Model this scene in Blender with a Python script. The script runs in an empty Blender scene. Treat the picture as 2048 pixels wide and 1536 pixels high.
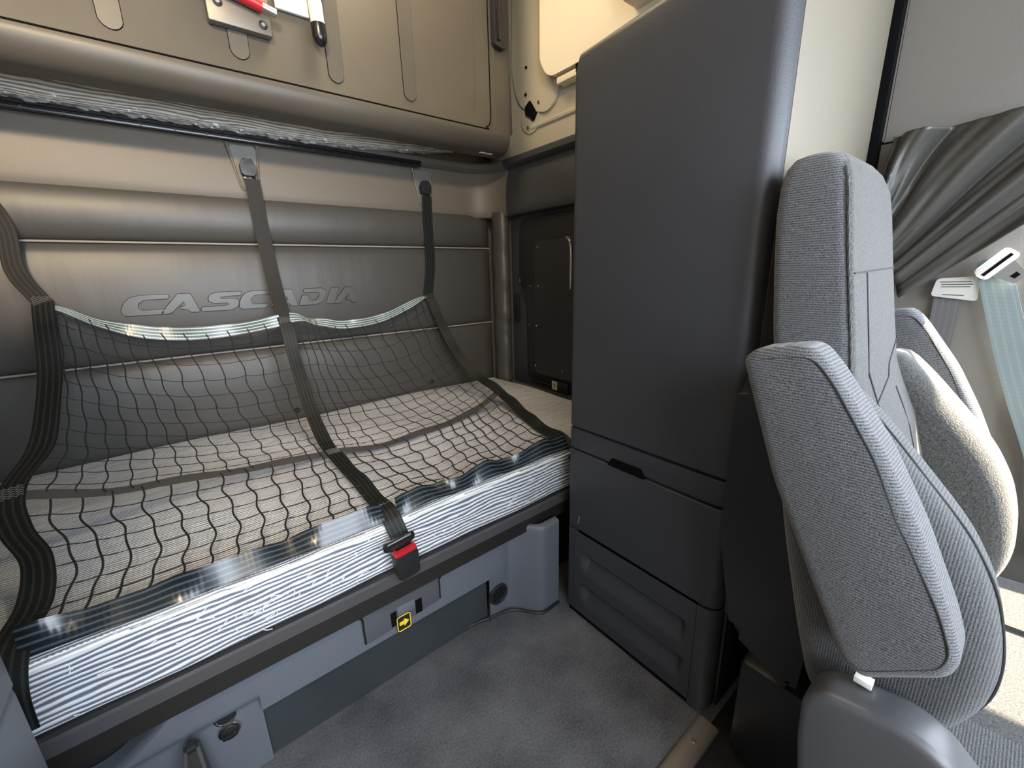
import bpy, bmesh, math, random
from mathutils import Vector, Matrix
from mathutils.geometry import tessellate_polygon
random.seed(7)
S = bpy.context.scene
COL = S.collection
PI = math.pi

# ------------------------------------------------------------------ camera
cam_d = bpy.data.cameras.new('camera')
cam = bpy.data.objects.new('camera', cam_d); COL.objects.link(cam)
S.camera = cam
cam_d.sensor_width = 36.0
cam_d.lens = 826.4 / 2048 * 36.0
cam_d.clip_start = 0.02
yaw, pit, rol = (math.radians(a) for a in (38.43, 15.156, -1.495))
fw = Vector((math.sin(yaw)*math.cos(pit), math.cos(yaw)*math.cos(pit), -math.sin(pit)))
rt = Vector((math.cos(yaw), -math.sin(yaw), 0)); up = rt.cross(fw)
r2 = math.cos(rol)*rt + math.sin(rol)*up; u2 = -math.sin(rol)*rt + math.cos(rol)*up
m = Matrix((r2, u2, -fw)).transposed().to_4x4(); m.translation = (0, 0, 1.10)
cam.matrix_world = m

# ------------------------------------------------------------------ world, sun, exposure
S.view_settings.view_transform = 'Standard'
S.view_settings.look = 'None'
S.view_settings.gamma = 1.0
S.view_settings.use_curve_mapping = False
S.view_settings.exposure = 1.0
W = bpy.data.worlds.new('world'); S.world = W; W.use_nodes = True
bg = W.node_tree.nodes['Background']
bg.inputs[0].default_value = (0.80, 0.89, 1.0, 1)
bg.inputs[1].default_value = 7.0
sd = bpy.data.lights.new('sun', 'SUN'); sd.energy = 22.0; sd.angle = math.radians(0.6); sd.color = (1.0, 0.86, 0.66)
sun = bpy.data.objects.new('sun', sd); COL.objects.link(sun)
sun.rotation_euler = Vector((-0.42, 0.48, -0.77)).to_track_quat('-Z', 'Y').to_euler()
def portal(name, loc, to, sx, sy):
    l = bpy.data.lights.new(name, 'AREA'); l.shape = 'RECTANGLE'; l.size = sx; l.size_y = sy
    l.cycles.is_portal = True
    o = bpy.data.objects.new(name, l); COL.objects.link(o); o.location = loc
    o.rotation_euler = Vector(to).to_track_quat('-Z', 'Z').to_euler()
portal('windshield_portal', (0.30, -1.12, 1.42), (0, 1, 0), 2.1, 1.0)
portal('right_window_portal', (1.50, -0.53, 1.25), (-1, 0, 0), 1.1, 0.80)

# ------------------------------------------------------------------ materials
def mat(name, col, rough=0.5, metal=0.0, bump=None, var=None, coat=0.0, spec=0.5, sheen=0.0, alpha=1.0, trans=0.0):
    """bump=(scale, strength, distance, kind); var=(scale, amount)"""
    M = bpy.data.materials.new(name); M.use_nodes = True
    nt = M.node_tree; N = nt.nodes; L = nt.links; b = N['Principled BSDF']
    b.inputs['Base Color'].default_value = (*col, 1); b.inputs['Roughness'].default_value = rough
    b.inputs['Metallic'].default_value = metal; b.inputs['Coat Weight'].default_value = coat
    b.inputs['Specular IOR Level'].default_value = spec
    b.inputs['Sheen Weight'].default_value = sheen
    b.inputs['Alpha'].default_value = alpha
    b.inputs['Transmission Weight'].default_value = trans
    tc = N.new('ShaderNodeTexCoord')
    if var:
        n = N.new('ShaderNodeTexNoise'); n.inputs['Scale'].default_value = var[0]; n.inputs['Detail'].default_value = 5
        L.new(tc.outputs['Object'], n.inputs['Vector'])
        r = N.new('ShaderNodeValToRGB'); L.new(n.outputs[0], r.inputs[0])
        r.color_ramp.elements[0].position = .3; r.color_ramp.elements[1].position = .7
        r.color_ramp.elements[0].color = (*[c*(1-var[1]) for c in col], 1)
        r.color_ramp.elements[1].color = (*[min(1, c*(1+var[1])) for c in col], 1)
        L.new(r.outputs[0], b.inputs['Base Color'])
    if bump:
        sc, st, di, kind = bump
        if kind == 'voronoi':
            n = N.new('ShaderNodeTexVoronoi'); n.inputs['Scale'].default_value = sc; out = n.outputs['Distance']
        else:
            n = N.new('ShaderNodeTexNoise'); n.inputs['Scale'].default_value = sc; n.inputs['Detail'].default_value = 4; out = n.outputs[0]
        L.new(tc.outputs['Object'], n.inputs['Vector'])
        bp = N.new('ShaderNodeBump'); bp.inputs['Strength'].default_value = st; bp.inputs['Distance'].default_value = di
        L.new(out, bp.inputs['Height']); L.new(bp.outputs[0], b.inputs['Normal'])
    return M

m_cab = mat('charcoal_grained_plastic', (0.041, 0.043, 0.050), 0.50, bump=(420, .35, .0006, 'voronoi'), var=(3, .10))
m_cabs = mat('grey_grained_plastic', (0.15, 0.14, 0.125), 0.55, bump=(380, .35, .0006, 'voronoi'))
m_trim = mat('taupe_grained_plastic', (0.140, 0.122, 0.100), 0.50, bump=(500, .3, .0005, 'voronoi'))
m_board = mat('brown_grey_smooth_plastic', (0.080, 0.071, 0.057), 0.44, bump=(600, .15, .0004, 'noise'), var=(5, .08))
m_lgrey = mat('blue_grey_moulded_plastic', (0.115, 0.128, 0.150), 0.5, bump=(700, .15, .0004, 'noise'))
m_dark = mat('black_plastic', (0.015, 0.015, 0.017), 0.42)
m_gloss = mat('glossy_black_plastic', (0.012, 0.012, 0.013), 0.22)
m_line = mat('black_gap', (0.005, 0.005, 0.005), 0.9, spec=0.05)
m_black = mat('black_hatch_panel', (0.016, 0.016, 0.018), 0.5, bump=(300, .2, .0004, 'noise'))
m_steel = mat('brushed_steel', (0.55, 0.55, 0.55), 0.32, 1.0)
m_chrome = mat('chrome', (0.8, 0.8, 0.8), 0.12, 1.0)
m_alu = mat('worn_aluminium', (0.50, 0.47, 0.44), 0.45, 1.0, bump=(60, .2, .0006, 'noise'))
m_cream = mat('cream_painted_metal', (0.46, 0.42, 0.33), 0.38, var=(2, .04))
m_ivory = mat('ivory_panel', (0.80, 0.72, 0.56), 0.45)
m_red = mat('red_plastic', (0.42, 0.015, 0.02), 0.35)
m_white = mat('white_plastic', (0.75, 0.75, 0.72), 0.4)
m_paper = mat('white_paper', (0.5, 0.5, 0.47), 0.6)
m_yel = mat('yellow_print', (0.85, 0.62, 0.02), 0.5)
m_stitch = mat('grey_thread', (0.22, 0.22, 0.23), 0.8)
m_cord = mat('black_net_cord', (0.008, 0.008, 0.009), 0.75)
m_outside = mat('grey_tarmac', (0.25, 0.25, 0.26), 0.9)

def vinyl(name, col, rough, sx):
    M = mat(name, col, rough); nt = M.node_tree; N = nt.nodes; L = nt.links; b = N['Principled BSDF']
    tc = N.new('ShaderNodeTexCoord'); mp = N.new('ShaderNodeMapping'); L.new(tc.outputs['Object'], mp.inputs['Vector'])
    mp.inputs['Scale'].default_value = sx
    n1 = N.new('ShaderNodeTexNoise'); n1.inputs['Scale'].default_value = 3.0; n1.inputs['Detail'].default_value = 3; n1.inputs['Roughness'].default_value = .45
    L.new(mp.outputs[0], n1.inputs['Vector'])
    v = N.new('ShaderNodeTexVoronoi'); v.inputs['Scale'].default_value = 500; L.new(tc.outputs['Object'], v.inputs['Vector'])
    b1 = N.new('ShaderNodeBump'); b1.inputs['Strength'].default_value = .6; b1.inputs['Distance'].default_value = .006
    L.new(n1.outputs[0], b1.inputs['Height'])
    b2 = N.new('ShaderNodeBump'); b2.inputs['Strength'].default_value = .25; b2.inputs['Distance'].default_value = .0005
    L.new(v.outputs['Distance'], b2.inputs['Height']); L.new(b1.outputs[0], b2.inputs['Normal'])
    L.new(b2.outputs[0], b.inputs['Normal'])
    return M
m_pad = vinyl('charcoal_vinyl', (0.060, 0.058, 0.055), 0.42, (3.0, 1.0, 0.6))
m_col = vinyl('charcoal_vinyl_bolster', (0.060, 0.060, 0.058), 0.42, (3.0, 3.0, 2.5))
m_curt = vinyl('dark_grey_curtain_vinyl', (0.060, 0.058, 0.052), 0.36, (2, 2, 2))

def fabric(name, dark, light, rib=.0035, axis=2, speck=900, wv=.34):
    M = mat(name, light, 0.9, sheen=0.25); nt = M.node_tree; N = nt.nodes; L = nt.links; b = N['Principled BSDF']
    b.inputs['Specular IOR Level'].default_value = 0.15
    tc = N.new('ShaderNodeTexCoord')
    w = N.new('ShaderNodeTexWave'); w.wave_type = 'BANDS'; w.bands_direction = 'XYZ'[axis]; w.inputs['Scale'].default_value = .314/rib
    w.inputs['Distortion'].default_value = 1.6; w.inputs['Detail'].default_value = 2; w.inputs['Detail Scale'].default_value = 8
    L.new(tc.outputs['Object'], w.inputs['Vector'])
    n = N.new('ShaderNodeTexNoise'); n.inputs['Scale'].default_value = speck; n.inputs['Detail'].default_value = 2
    L.new(tc.outputs['Object'], n.inputs['Vector'])
    a = N.new('ShaderNodeMath'); a.operation = 'MULTIPLY'; L.new(w.outputs['Fac'], a.inputs[0]); a.inputs[1].default_value = wv
    s = N.new('ShaderNodeMath'); s.operation = 'MULTIPLY_ADD'; L.new(n.outputs[0], s.inputs[0]); s.inputs[1].default_value = 1.0; L.new(a.outputs[0], s.inputs[2])
    r = N.new('ShaderNodeValToRGB'); r.color_ramp.elements[0].position = .32; r.color_ramp.elements[1].position = .92
    r.color_ramp.elements[0].color = (*dark, 1); r.color_ramp.elements[1].color = (*light, 1)
    L.new(s.outputs[0], r.inputs[0]); L.new(r.outputs[0], b.inputs['Base Color'])
    bp = N.new('ShaderNodeBump'); bp.inputs['Strength'].default_value = .7; bp.inputs['Distance'].default_value = .0018
    L.new(s.outputs[0], bp.inputs['Height']); L.new(bp.outputs[0], b.inputs['Normal'])
    return M
m_seat = fabric('grey_ribbed_seat_fabric', (0.012, 0.013, 0.0155), (0.185, 0.19, 0.20), .0036, 2, 650)
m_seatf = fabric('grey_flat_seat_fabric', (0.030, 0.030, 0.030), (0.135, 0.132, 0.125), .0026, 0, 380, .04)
m_seatx = fabric('grey_side_rib_fabric', (0.012, 0.0125, 0.014), (0.125, 0.128, 0.13), .0034, 1, 650)

def carpet(name, a, b_, sc=180):
    M = mat(name, a, 0.95, sheen=.1); nt = M.node_tree; N = nt.nodes; L = nt.links; b = N['Principled BSDF']
    b.inputs['Specular IOR Level'].default_value = 0.1
    tc = N.new('ShaderNodeTexCoord')
    n = N.new('ShaderNodeTexNoise'); n.inputs['Scale'].default_value = sc; n.inputs['Detail'].default_value = 8; n.inputs['Roughness'].default_value = .75
    n2 = N.new('ShaderNodeTexNoise'); n2.inputs['Scale'].default_value = 7; n2.inputs['Detail'].default_value = 6
    for q in (n, n2): L.new(tc.outputs['Object'], q.inputs['Vector'])
    s = N.new('ShaderNodeMath'); s.operation = 'MULTIPLY_ADD'; L.new(n.outputs[0], s.inputs[0]); s.inputs[1].default_value = .6
    h = N.new('ShaderNodeMath'); h.operation = 'MULTIPLY'; h.inputs[1].default_value = .4; L.new(n2.outputs[0], h.inputs[0]); L.new(h.outputs[0], s.inputs[2])
    r = N.new('ShaderNodeValToRGB'); r.color_ramp.elements[0].position = .38; r.color_ramp.elements[1].position = .66
    r.color_ramp.elements[0].color = (*a, 1); r.color_ramp.elements[1].color = (*b_, 1)
    L.new(s.outputs[0], r.inputs[0]); L.new(r.outputs[0], b.inputs['Base Color'])
    bp = N.new('ShaderNodeBump'); bp.inputs['Strength'].default_value = .9; bp.inputs['Distance'].default_value = .004
    L.new(s.outputs[0], bp.inputs['Height']); L.new(bp.outputs[0], b.inputs['Normal'])
    return M
m_carpet = carpet('dark_grey_carpet', (0.050, 0.051, 0.058), (0.175, 0.178, 0.190))
m_felt = carpet('dark_green_grey_felt', (0.020, 0.026, 0.030), (0.036, 0.046, 0.050), 300)
m_rubber = carpet('black_rubber_mat', (0.010, 0.010, 0.010), (0.020, 0.019, 0.019), 60)

def mattress_mat(name, light, dark, period, film=1.0):
    """striped ticking under clear film. UV: x along the bunk, y around its section (metres)."""
    M = mat(name, light, 0.55, coat=film); nt = M.node_tree; N = nt.nodes; L = nt.links; b = N['Principled BSDF']
    b.inputs['Coat Roughness'].default_value = 0.12
    tc = N.new('ShaderNodeTexCoord'); sp = N.new('ShaderNodeSeparateXYZ'); L.new(tc.outputs['UV'], sp.inputs[0])
    mp = N.new('ShaderNodeMapping'); mp.inputs['Scale'].default_value = (2.2, 9, 1); L.new(tc.outputs['UV'], mp.inputs['Vector'])
    n = N.new('ShaderNodeTexNoise'); n.inputs['Scale'].default_value = 2.0; n.inputs['Detail'].default_value = 4; n.inputs['Roughness'].default_value = .5
    L.new(mp.outputs[0], n.inputs['Vector'])
    # stripes = sin(2pi * (v + warp)/period)
    w = N.new('ShaderNodeMath'); w.operation = 'MULTIPLY_ADD'; L.new(n.outputs[0], w.inputs[0]); w.inputs[1].default_value = period*3.0; L.new(sp.outputs['Y'], w.inputs[2])
    k = N.new('ShaderNodeMath'); k.operation = 'MULTIPLY'; L.new(w.outputs[0], k.inputs[0]); k.inputs[1].default_value = 2*PI/period
    sn = N.new('ShaderNodeMath'); sn.operation = 'SINE'; L.new(k.outputs[0], sn.inputs[0])
    r = N.new('ShaderNodeMapRange'); L.new(sn.outputs[0], r.inputs[0]); r.inputs[1].default_value = -.55; r.inputs[2].default_value = .55
    mx = N.new('ShaderNodeMix'); mx.data_type = 'RGBA'; L.new(r.outputs[0], mx.inputs['Factor'])
    mx.inputs[6].default_value = (*dark, 1); mx.inputs[7].default_value = (*light, 1)
    L.new(mx.outputs[2], b.inputs['Base Color'])
    # crumple of the film: ridged noise
    mp2 = N.new('ShaderNodeMapping'); mp2.inputs['Scale'].default_value = (9, 20, 1); L.new(tc.outputs['UV'], mp2.inputs['Vector'])
    n2 = N.new('ShaderNodeTexVoronoi'); n2.feature = 'DISTANCE_TO_EDGE'; n2.inputs['Scale'].default_value = 1.4
    nn = N.new('ShaderNodeTexNoise'); nn.inputs['Scale'].default_value = 1.5; nn.inputs['Detail'].default_value = 5; L.new(mp2.outputs[0], nn.inputs['Vector'])
    ad = N.new('ShaderNodeVectorMath'); ad.operation = 'MULTIPLY_ADD'; L.new(nn.outputs['Color'], ad.inputs[0]); ad.inputs[1].default_value = (1.6, 1.6, 1.6); L.new(mp2.outputs[0], ad.inputs[2])
    L.new(ad.outputs[0], n2.inputs['Vector'])
    bp = N.new('ShaderNodeBump'); bp.inputs['Strength'].default_value = 1.0; bp.inputs['Distance'].default_value = .010
    L.new(nn.outputs[0], bp.inputs['Height'])
    bp2 = N.new('ShaderNodeBump'); bp2.inputs['Strength'].default_value = .45; bp2.inputs['Distance'].default_value = .006
    L.new(n2.outputs['Distance'], bp2.inputs['Height']); L.new(bp.outputs[0], bp2.inputs['Normal'])
    L.new(bp2.outputs[0], b.inputs['Coat Normal'])
    # shallow quilting along the stripes
    bp3 = N.new('ShaderNodeBump'); bp3.inputs['Strength'].default_value = .5; bp3.inputs['Distance'].default_value = .0015
    L.new(sn.outputs[0], bp3.inputs['Height']); L.new(bp3.outputs[0], b.inputs['Normal'])
    return M
m_matt = mattress_mat('striped_ticking_under_film', (0.80, 0.82, 0.86), (0.13, 0.15, 0.19), 0.0108)
m_matt_top = mattress_mat('fine_striped_ticking_top', (0.88, 0.91, 0.97), (0.27, 0.29, 0.32), 0.0076, .9)
m_umatt = mattress_mat('upper_ticking', (0.95, 0.92, 0.85), (0.30, 0.28, 0.24), 0.0115, .6)

def web_mat(name, dark, light, rough=.38, spec=.6):
    M = mat(name, dark, rough, spec=spec); nt = M.node_tree; N = nt.nodes; L = nt.links; b = N['Principled BSDF']
    tc = N.new('ShaderNodeTexCoord'); sp = N.new('ShaderNodeSeparateXYZ'); L.new(tc.outputs['UV'], sp.inputs[0])
    k = N.new('ShaderNodeMath'); k.operation = 'MULTIPLY'; L.new(sp.outputs['Y'], k.inputs[0]); k.inputs[1].default_value = 2*PI*4
    sn = N.new('ShaderNodeMath'); sn.operation = 'COSINE'; L.new(k.outputs[0], sn.inputs[0])
    r = N.new('ShaderNodeMapRange'); L.new(sn.outputs[0], r.inputs[0]); r.inputs[1].default_value = -.9; r.inputs[2].default_value = -.3
    r.inputs[3].default_value = 1; r.inputs[4].default_value = 0
    mx = N.new('ShaderNodeMix'); mx.data_type = 'RGBA'; L.new(r.outputs[0], mx.inputs['Factor'])
    mx.inputs[6].default_value = (*dark, 1); mx.inputs[7].default_value = (*light, 1)
    L.new(mx.outputs[2], b.inputs['Base Color'])
    w = N.new('ShaderNodeMath'); w.operation = 'MULTIPLY'; L.new(sp.outputs['X'], w.inputs[0]); w.inputs[1].default_value = 2*PI/0.009
    s2 = N.new('ShaderNodeMath'); s2.operation = 'SINE'; L.new(w.outputs[0], s2.inputs[0])
    bp = N.new('ShaderNodeBump'); bp.inputs['Strength'].default_value = .12; bp.inputs['Distance'].default_value = .0005
    L.new(s2.outputs[0], bp.inputs['Height']); L.new(bp.outputs[0], b.inputs['Normal'])
    return M
m_web = web_mat('black_striped_webbing', (0.0055, 0.006, 0.006), (0.018, 0.023, 0.0215), .55, .3)
m_webplain = web_mat('brown_black_webbing', (0.014, 0.013, 0.012), (0.017, 0.016, 0.014), .6, .3)
m_websheen = web_mat('striped_webbing_painted_sheen', (0.10, 0.13, 0.13), (0.55, 0.66, 0.64), .25)  # top web stripes brightened: the pale teal reflection is put into the colour
m_webbot = web_mat('dark_teal_webbing', (0.010, 0.014, 0.018), (0.060, 0.080, 0.095), .25, .6)
m_mesh_band = mat('grey_elastic_band', (0.055, 0.053, 0.052), 0.8, bump=(900, .5, .001, 'noise'))
m_belt = web_mat('grey_green_seat_belt_webbing', (0.17, 0.215, 0.22), (0.20, 0.245, 0.25), .42)
m_belt2 = web_mat('grey_seat_belt_webbing', (0.10, 0.10, 0.105), (0.12, 0.12, 0.125), .5)

m_film = mat('clear_crumpled_film', (0.85, 0.84, 0.80), 0.12, alpha=0.30, coat=1.0)

# ------------------------------------------------------------------ mesh helpers
def build(name, bm, material, parent=None, smooth=True, ang=32):
    bmesh.ops.recalc_face_normals(bm, faces=bm.faces[:])
    me = bpy.data.meshes.new(name)
    if smooth:
        lim = math.radians(ang)
        for f in bm.faces: f.smooth = True
        for e in bm.edges:
            e.smooth = not (len(e.link_faces) == 2 and e.calc_face_angle(0) > lim)
    bm.to_mesh(me); bm.free()
    for mm in (material if isinstance(material, (list, tuple)) else [material]): me.materials.append(mm)
    o = bpy.data.objects.new(name, me); COL.objects.link(o)
    if parent: o.parent = parent
    return o
def tag(o, label=None, cat=None, group=None, kind=None):
    if label: o['label'] = label
    if cat: o['category'] = cat
    if group: o['group'] = group
    if kind: o['kind'] = kind
    return o
def thing(name, label, cat, group=None, loc=None):
    o = bpy.data.objects.new(name, None); COL.objects.link(o); o.empty_display_size = .05
    return tag(o, label, cat, group)
def box(bm, a, b, bev=0.0, seg=2, rot=None):
    g = bmesh.ops.create_cube(bm, size=1.0)
    vs = g['verts']
    c = (Vector(a)+Vector(b))/2; d = Vector(b)-Vector(a)
    for v in vs: v.co = Vector((v.co.x*d.x, v.co.y*d.y, v.co.z*d.z))
    if rot: bmesh.ops.transform(bm, matrix=rot, verts=vs)
    bmesh.ops.translate(bm, vec=c, verts=vs)
    if bev > 0:
        es = list({e for v in vs for e in v.link_edges})
        bmesh.ops.bevel(bm, geom=es, offset=bev, segments=seg, affect='EDGES', profile=.5)
    return bm
def mbox(a, b, bev=0.0, seg=2): return box(bmesh.new(), a, b, bev, seg)
def prism(bm, prof, axis, lo, hi, bev=0.0, seg=3):
    """extrude a 2-D outline (two remaining axes in x,y,z order) along axis"""
    def P(p, t):
        if axis == 'x': return (t, p[0], p[1])
        if axis == 'y': return (p[0], t, p[1])
        return (p[0], p[1], t)
    A = [bm.verts.new(P(p, lo)) for p in prof]; B = [bm.verts.new(P(p, hi)) for p in prof]
    n = len(prof)
    caps = [bm.faces.new(A), bm.faces.new(B[::-1])]
    sides = [bm.faces.new((A[i], B[i], B[(i+1) % n], A[(i+1) % n])) for i in range(n)]
    if bev > 0:
        es = list({e for f in caps for e in f.edges})
        bmesh.ops.bevel(bm, geom=es, offset=bev, segments=seg, affect='EDGES', profile=.5)
    return bm
def rrect(x0, y0, x1, y1, r, n=5):
    out = []
    for cx, cy, a0 in ((x1-r, y1-r, 0), (x0+r, y1-r, 90), (x0+r, y0+r, 180), (x1-r, y0+r, 270)):
        for i in range(n+1):
            a = math.radians(a0+90*i/n); out.append((cx+r*math.cos(a), cy+r*math.sin(a)))
    return out
def rounded(poly, r, n=4):
    """round the corners of an outline with radius-ish r"""
    out = []; k = len(poly)
    for i in range(k):
        p0 = Vector(poly[i-1]); p = Vector(poly[i]); p1 = Vector(poly[(i+1) % k])
        a = (p0-p); b = (p1-p); d = min(r, a.length*.45, b.length*.45)
        A = p+a.normalized()*d; B = p+b.normalized()*d
        for j in range(n+1):
            t = j/n; out.append(tuple((1-t)**2*A+2*t*(1-t)*p+t*t*B))
    return out
def catmull(pts, n=8):
    P = [Vector(p) for p in pts]; P = [2*P[0]-P[1]]+P+[2*P[-1]-P[-2]]; out = []
    for i in range(1, len(P)-2):
        for j in range(n):
            t = j/n; a, b, c, d = P[i-1:i+3]
            out.append(.5*((2*b)+(-a+c)*t+(2*a-5*b+4*c-d)*t*t+(-a+3*b-3*c+d)*t**3))
    out.append(P[-2]); return out
def tube(bm, pts, r, n=6, cap=True):
    P = [Vector(p) for p in pts]; rings = []
    ref = Vector((0.13, 0.31, 0.94)).normalized()
    for i, p in enumerate(P):
        t = (P[min(i+1, len(P)-1)]-P[max(i-1, 0)]).normalized()
        a = t.cross(ref)
        if a.length < .1: a = t.cross(Vector((1, 0, 0)))
        a.normalize(); b = t.cross(a)
        rr = r[i] if isinstance(r, (list, tuple)) else r
        rings.append([bm.verts.new(p+rr*(math.cos(2*PI*k/n)*a+math.sin(2*PI*k/n)*b)) for k in range(n)])
    for i in range(len(rings)-1):
        for k in range(n): bm.faces.new((rings[i][k], rings[i][(k+1) % n], rings[i+1][(k+1) % n], rings[i+1][k]))
    if cap: bm.faces.new(rings[0]); bm.faces.new(rings[-1][::-1])
    return bm
def disc(bm, c, axis, r, h, n=24, r2=None, bev=0):
    """cylinder starting at c running h along axis"""
    ax = Vector(axis).normalized(); q = Vector((0, 0, 1)).rotation_difference(ax).to_matrix().to_4x4()
    g = bmesh.ops.create_cone(bm, cap_ends=True, segments=n, radius1=r, radius2=r if r2 is None else r2, depth=h)
    vs = g['verts']
    if bev:
        es = [e for e in {e for v in vs for e in v.link_edges} if abs(e.verts[0].co.z-e.verts[1].co.z) < 1e-6]
        gg = bmesh.ops.bevel(bm, geom=es, offset=bev, segments=3, affect='EDGES', profile=.5)
        vs = list({v for f in gg['faces'] for v in f.verts} | {v for v in vs if v.is_valid})
        vs = list({v for v0 in vs for e in v0.link_edges for v in e.verts})
    bmesh.ops.transform(bm, matrix=Matrix.Translation(Vector(c)+ax*h/2) @ q, verts=vs)
    return bm
def torus(bm, c, axis, R, r, n=32, k=8):
    ax = Vector(axis).normalized(); q = Vector((0, 0, 1)).rotation_difference(ax).to_matrix()
    rings = []
    for i in range(n):
        a = 2*PI*i/n
        rings.append([bm.verts.new(Vector(c)+q @ Vector(((R+r*math.cos(2*PI*j/k))*math.cos(a), (R+r*math.cos(2*PI*j/k))*math.sin(a), r*math.sin(2*PI*j/k)))) for j in range(k)])
    for i in range(n):
        for j in range(k): bm.faces.new((rings[i][j], rings[(i+1) % n][j], rings[(i+1) % n][(j+1) % k], rings[i][(j+1) % k]))
    return bm
def grid(bm, rows, close=False):
    V = [[bm.verts.new(p) for p in r] for r in rows]
    for i in range(len(V)-1):
        for j in range(len(V[0])-1): bm.faces.new((V[i][j], V[i][j+1], V[i+1][j+1], V[i+1][j]))
    return V
def ribbon(pts, wd, width, th=.0016, n=8, nw=4, ruffle=None):
    """flat strap: pts centre line, wd width directions at those points; UV x metres along, y 0..1 across"""
    bm = bmesh.new(); C = catmull(pts, n); D = [d.normalized() for d in catmull(wd, n)]
    uvl = bm.loops.layers.uv.new('UVMap'); top = []; bot = []; s = 0; S_ = []
    Wd = width if isinstance(width, (list, tuple)) else [width]*len(pts)
    for i, p in enumerate(C):
        if i: s += (C[i]-C[i-1]).length
        S_.append(s)
        t = (C[min(i+1, len(C)-1)]-C[max(i-1, 0)]).normalized(); d = D[i]; nn = t.cross(d).normalized()
        q = i/n; k = min(int(q), len(Wd)-2); w = Wd[k]+(Wd[k+1]-Wd[k])*(q-k)
        row = []; row2 = []
        for j in range(nw+1):
            u = j/nw-.5; off = nn*(ruffle(s, u) if ruffle else 0)
            row.append(p+d*u*w+off+nn*th/2); row2.append(p+d*u*w+off-nn*th/2)
        top.append([bm.verts.new(v) for v in row]); bot.append([bm.verts.new(v) for v in row2])
    def q4(vs, uv):
        f = bm.faces.new(vs)
        for l, c in zip(f.loops, uv): l[uvl].uv = c
    for i in range(len(C)-1):
        for j in range(nw):
            uv = [(S_[i], j/nw), (S_[i], (j+1)/nw), (S_[i+1], (j+1)/nw), (S_[i+1], j/nw)]
            q4((top[i][j], top[i][j+1], top[i+1][j+1], top[i+1][j]), uv)
            q4((bot[i][j], bot[i+1][j], bot[i+1][j+1], bot[i][j+1]), [uv[0], uv[3], uv[2], uv[1]])
        for j in (0, nw): q4((top[i][j], top[i+1][j], bot[i+1][j], bot[i][j]), [(S_[i], .1)]*4)
    for i in (0, -1): 
        for j in range(nw): q4((top[i][j], top[i][j+1], bot[i][j+1], bot[i][j]), [(0, 0)]*4)
    return bm
def struct(name, bm, material, **k):
    o = build(name, bm, material, **k); o['kind'] = 'structure'; return o

XL, XR, YR, YF, ZC = -0.86, 1.46, 1.99, -1.10, 2.55      # cab interior

# ------------------------------------------------------------------ shell
struct('floor', mbox((XL, .31, -.06), (XR, YR, 0)), m_carpet, smooth=False)
struct('trim_1', mbox((XL, YF-.3, -.06), (XR, .31, -.004)), m_rubber, smooth=False)
struct('ceiling', mbox((XL-.1, YF, ZC), (XR+.1, YR+.06, ZC+.05)), m_cabs, smooth=False)
struct('wall_rear', mbox((XL-.1, YR, -.06), (XR+.1, YR+.06, ZC)), m_trim, smooth=False)
def side_wall(x0, x1, name):
    bm = bmesh.new()
    box(bm, (x0, .0, -.06), (x1, YR, 1.70)); box(bm, (x0, YF-.3, -.06), (x1, .0, .88))
    box(bm, (x0, YF-.3, 1.63), (x1, .0, 1.70)); box(bm, (x0, YF-.3, .88), (x1, YF+.05, 1.63))
    struct(name, bm, m_cabs, smooth=False)
side_wall(XR, XR+.05, 'wall_right')
struct('wall_left', mbox((XL-.05, YF-.3, -.06), (XL, YR, 1.70)), m_cabs, smooth=False)  # unseen, left solid without a window opening to keep side light out
struct('wall_right_upper', mbox((XR, YF, 1.70), (XR+.05, YR, ZC)), m_cream, smooth=False)
struct('wall_left_upper', mbox((XL-.05, YF, 1.70), (XL, YR, ZC)), m_cream, smooth=False)
bm = bmesh.new(); box(bm, (XL, YF-.06, -.06), (XR, YF, .90)); box(bm, (XL, YF-.06, 1.95), (XR, YF, ZC))
box(bm, (XL, YF-.06, .9), (XL+.08, YF, 1.95)); box(bm, (XR-.08, YF-.06, .9), (XR, YF, 1.95))
struct('wall_front', bm, m_cabs, smooth=False)

# warm dome lamp of the sleeper
dome = thing('dome_lamp', 'warm dome lamp on the ceiling above the bunks', 'lamp')
bm = mbox((.50, 1.05, 2.50), (1.00, 1.55, 2.55), .012); build('housing', bm, m_dark, dome)
m_lens = mat('lit_lens', (1, .85, .6), .5); bb = m_lens.node_tree.nodes['Principled BSDF']
bb.inputs['Emission Color'].default_value = (1, .78, .48, 1); bb.inputs['Emission Strength'].default_value = 6
build('lens', mbox((.53, 1.08, 2.494), (.97, 1.52, 2.502)), m_lens, dome)
def area(name, loc, to, sx, sy, e, col):
    l = bpy.data.lights.new(name, 'AREA'); l.shape = 'RECTANGLE'; l.size = sx; l.size_y = sy; l.energy = e; l.color = col
    o = bpy.data.objects.new(name, l); COL.objects.link(o); o.location = loc
    o.rotation_euler = Vector(to).to_track_quat('-Z', 'Y').to_euler(); return o
area('dome_light', (.75, 1.30, 2.485), (.25, -.05, -1), .42, .42, 1.9, (1, .78, .52)).parent = dome
dome2 = thing('reading_lamp', 'warm overhead lamp on the front header above the windshield', 'lamp')
build('housing', mbox((-.80, -.90, 2.25), (-.20, -.80, 2.50), .012), m_dark, dome2)
build('lens', mbox((-.77, -.803, 2.28), (-.23, -.795, 2.47)), m_lens, dome2)
hl = area('header_light', (-.50, -.785, 2.37), (-.06, 1, -.24), .50, .17, 19, (1, .77, .50)); hl.parent = dome2; hl.data.spread = math.radians(98)

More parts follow.
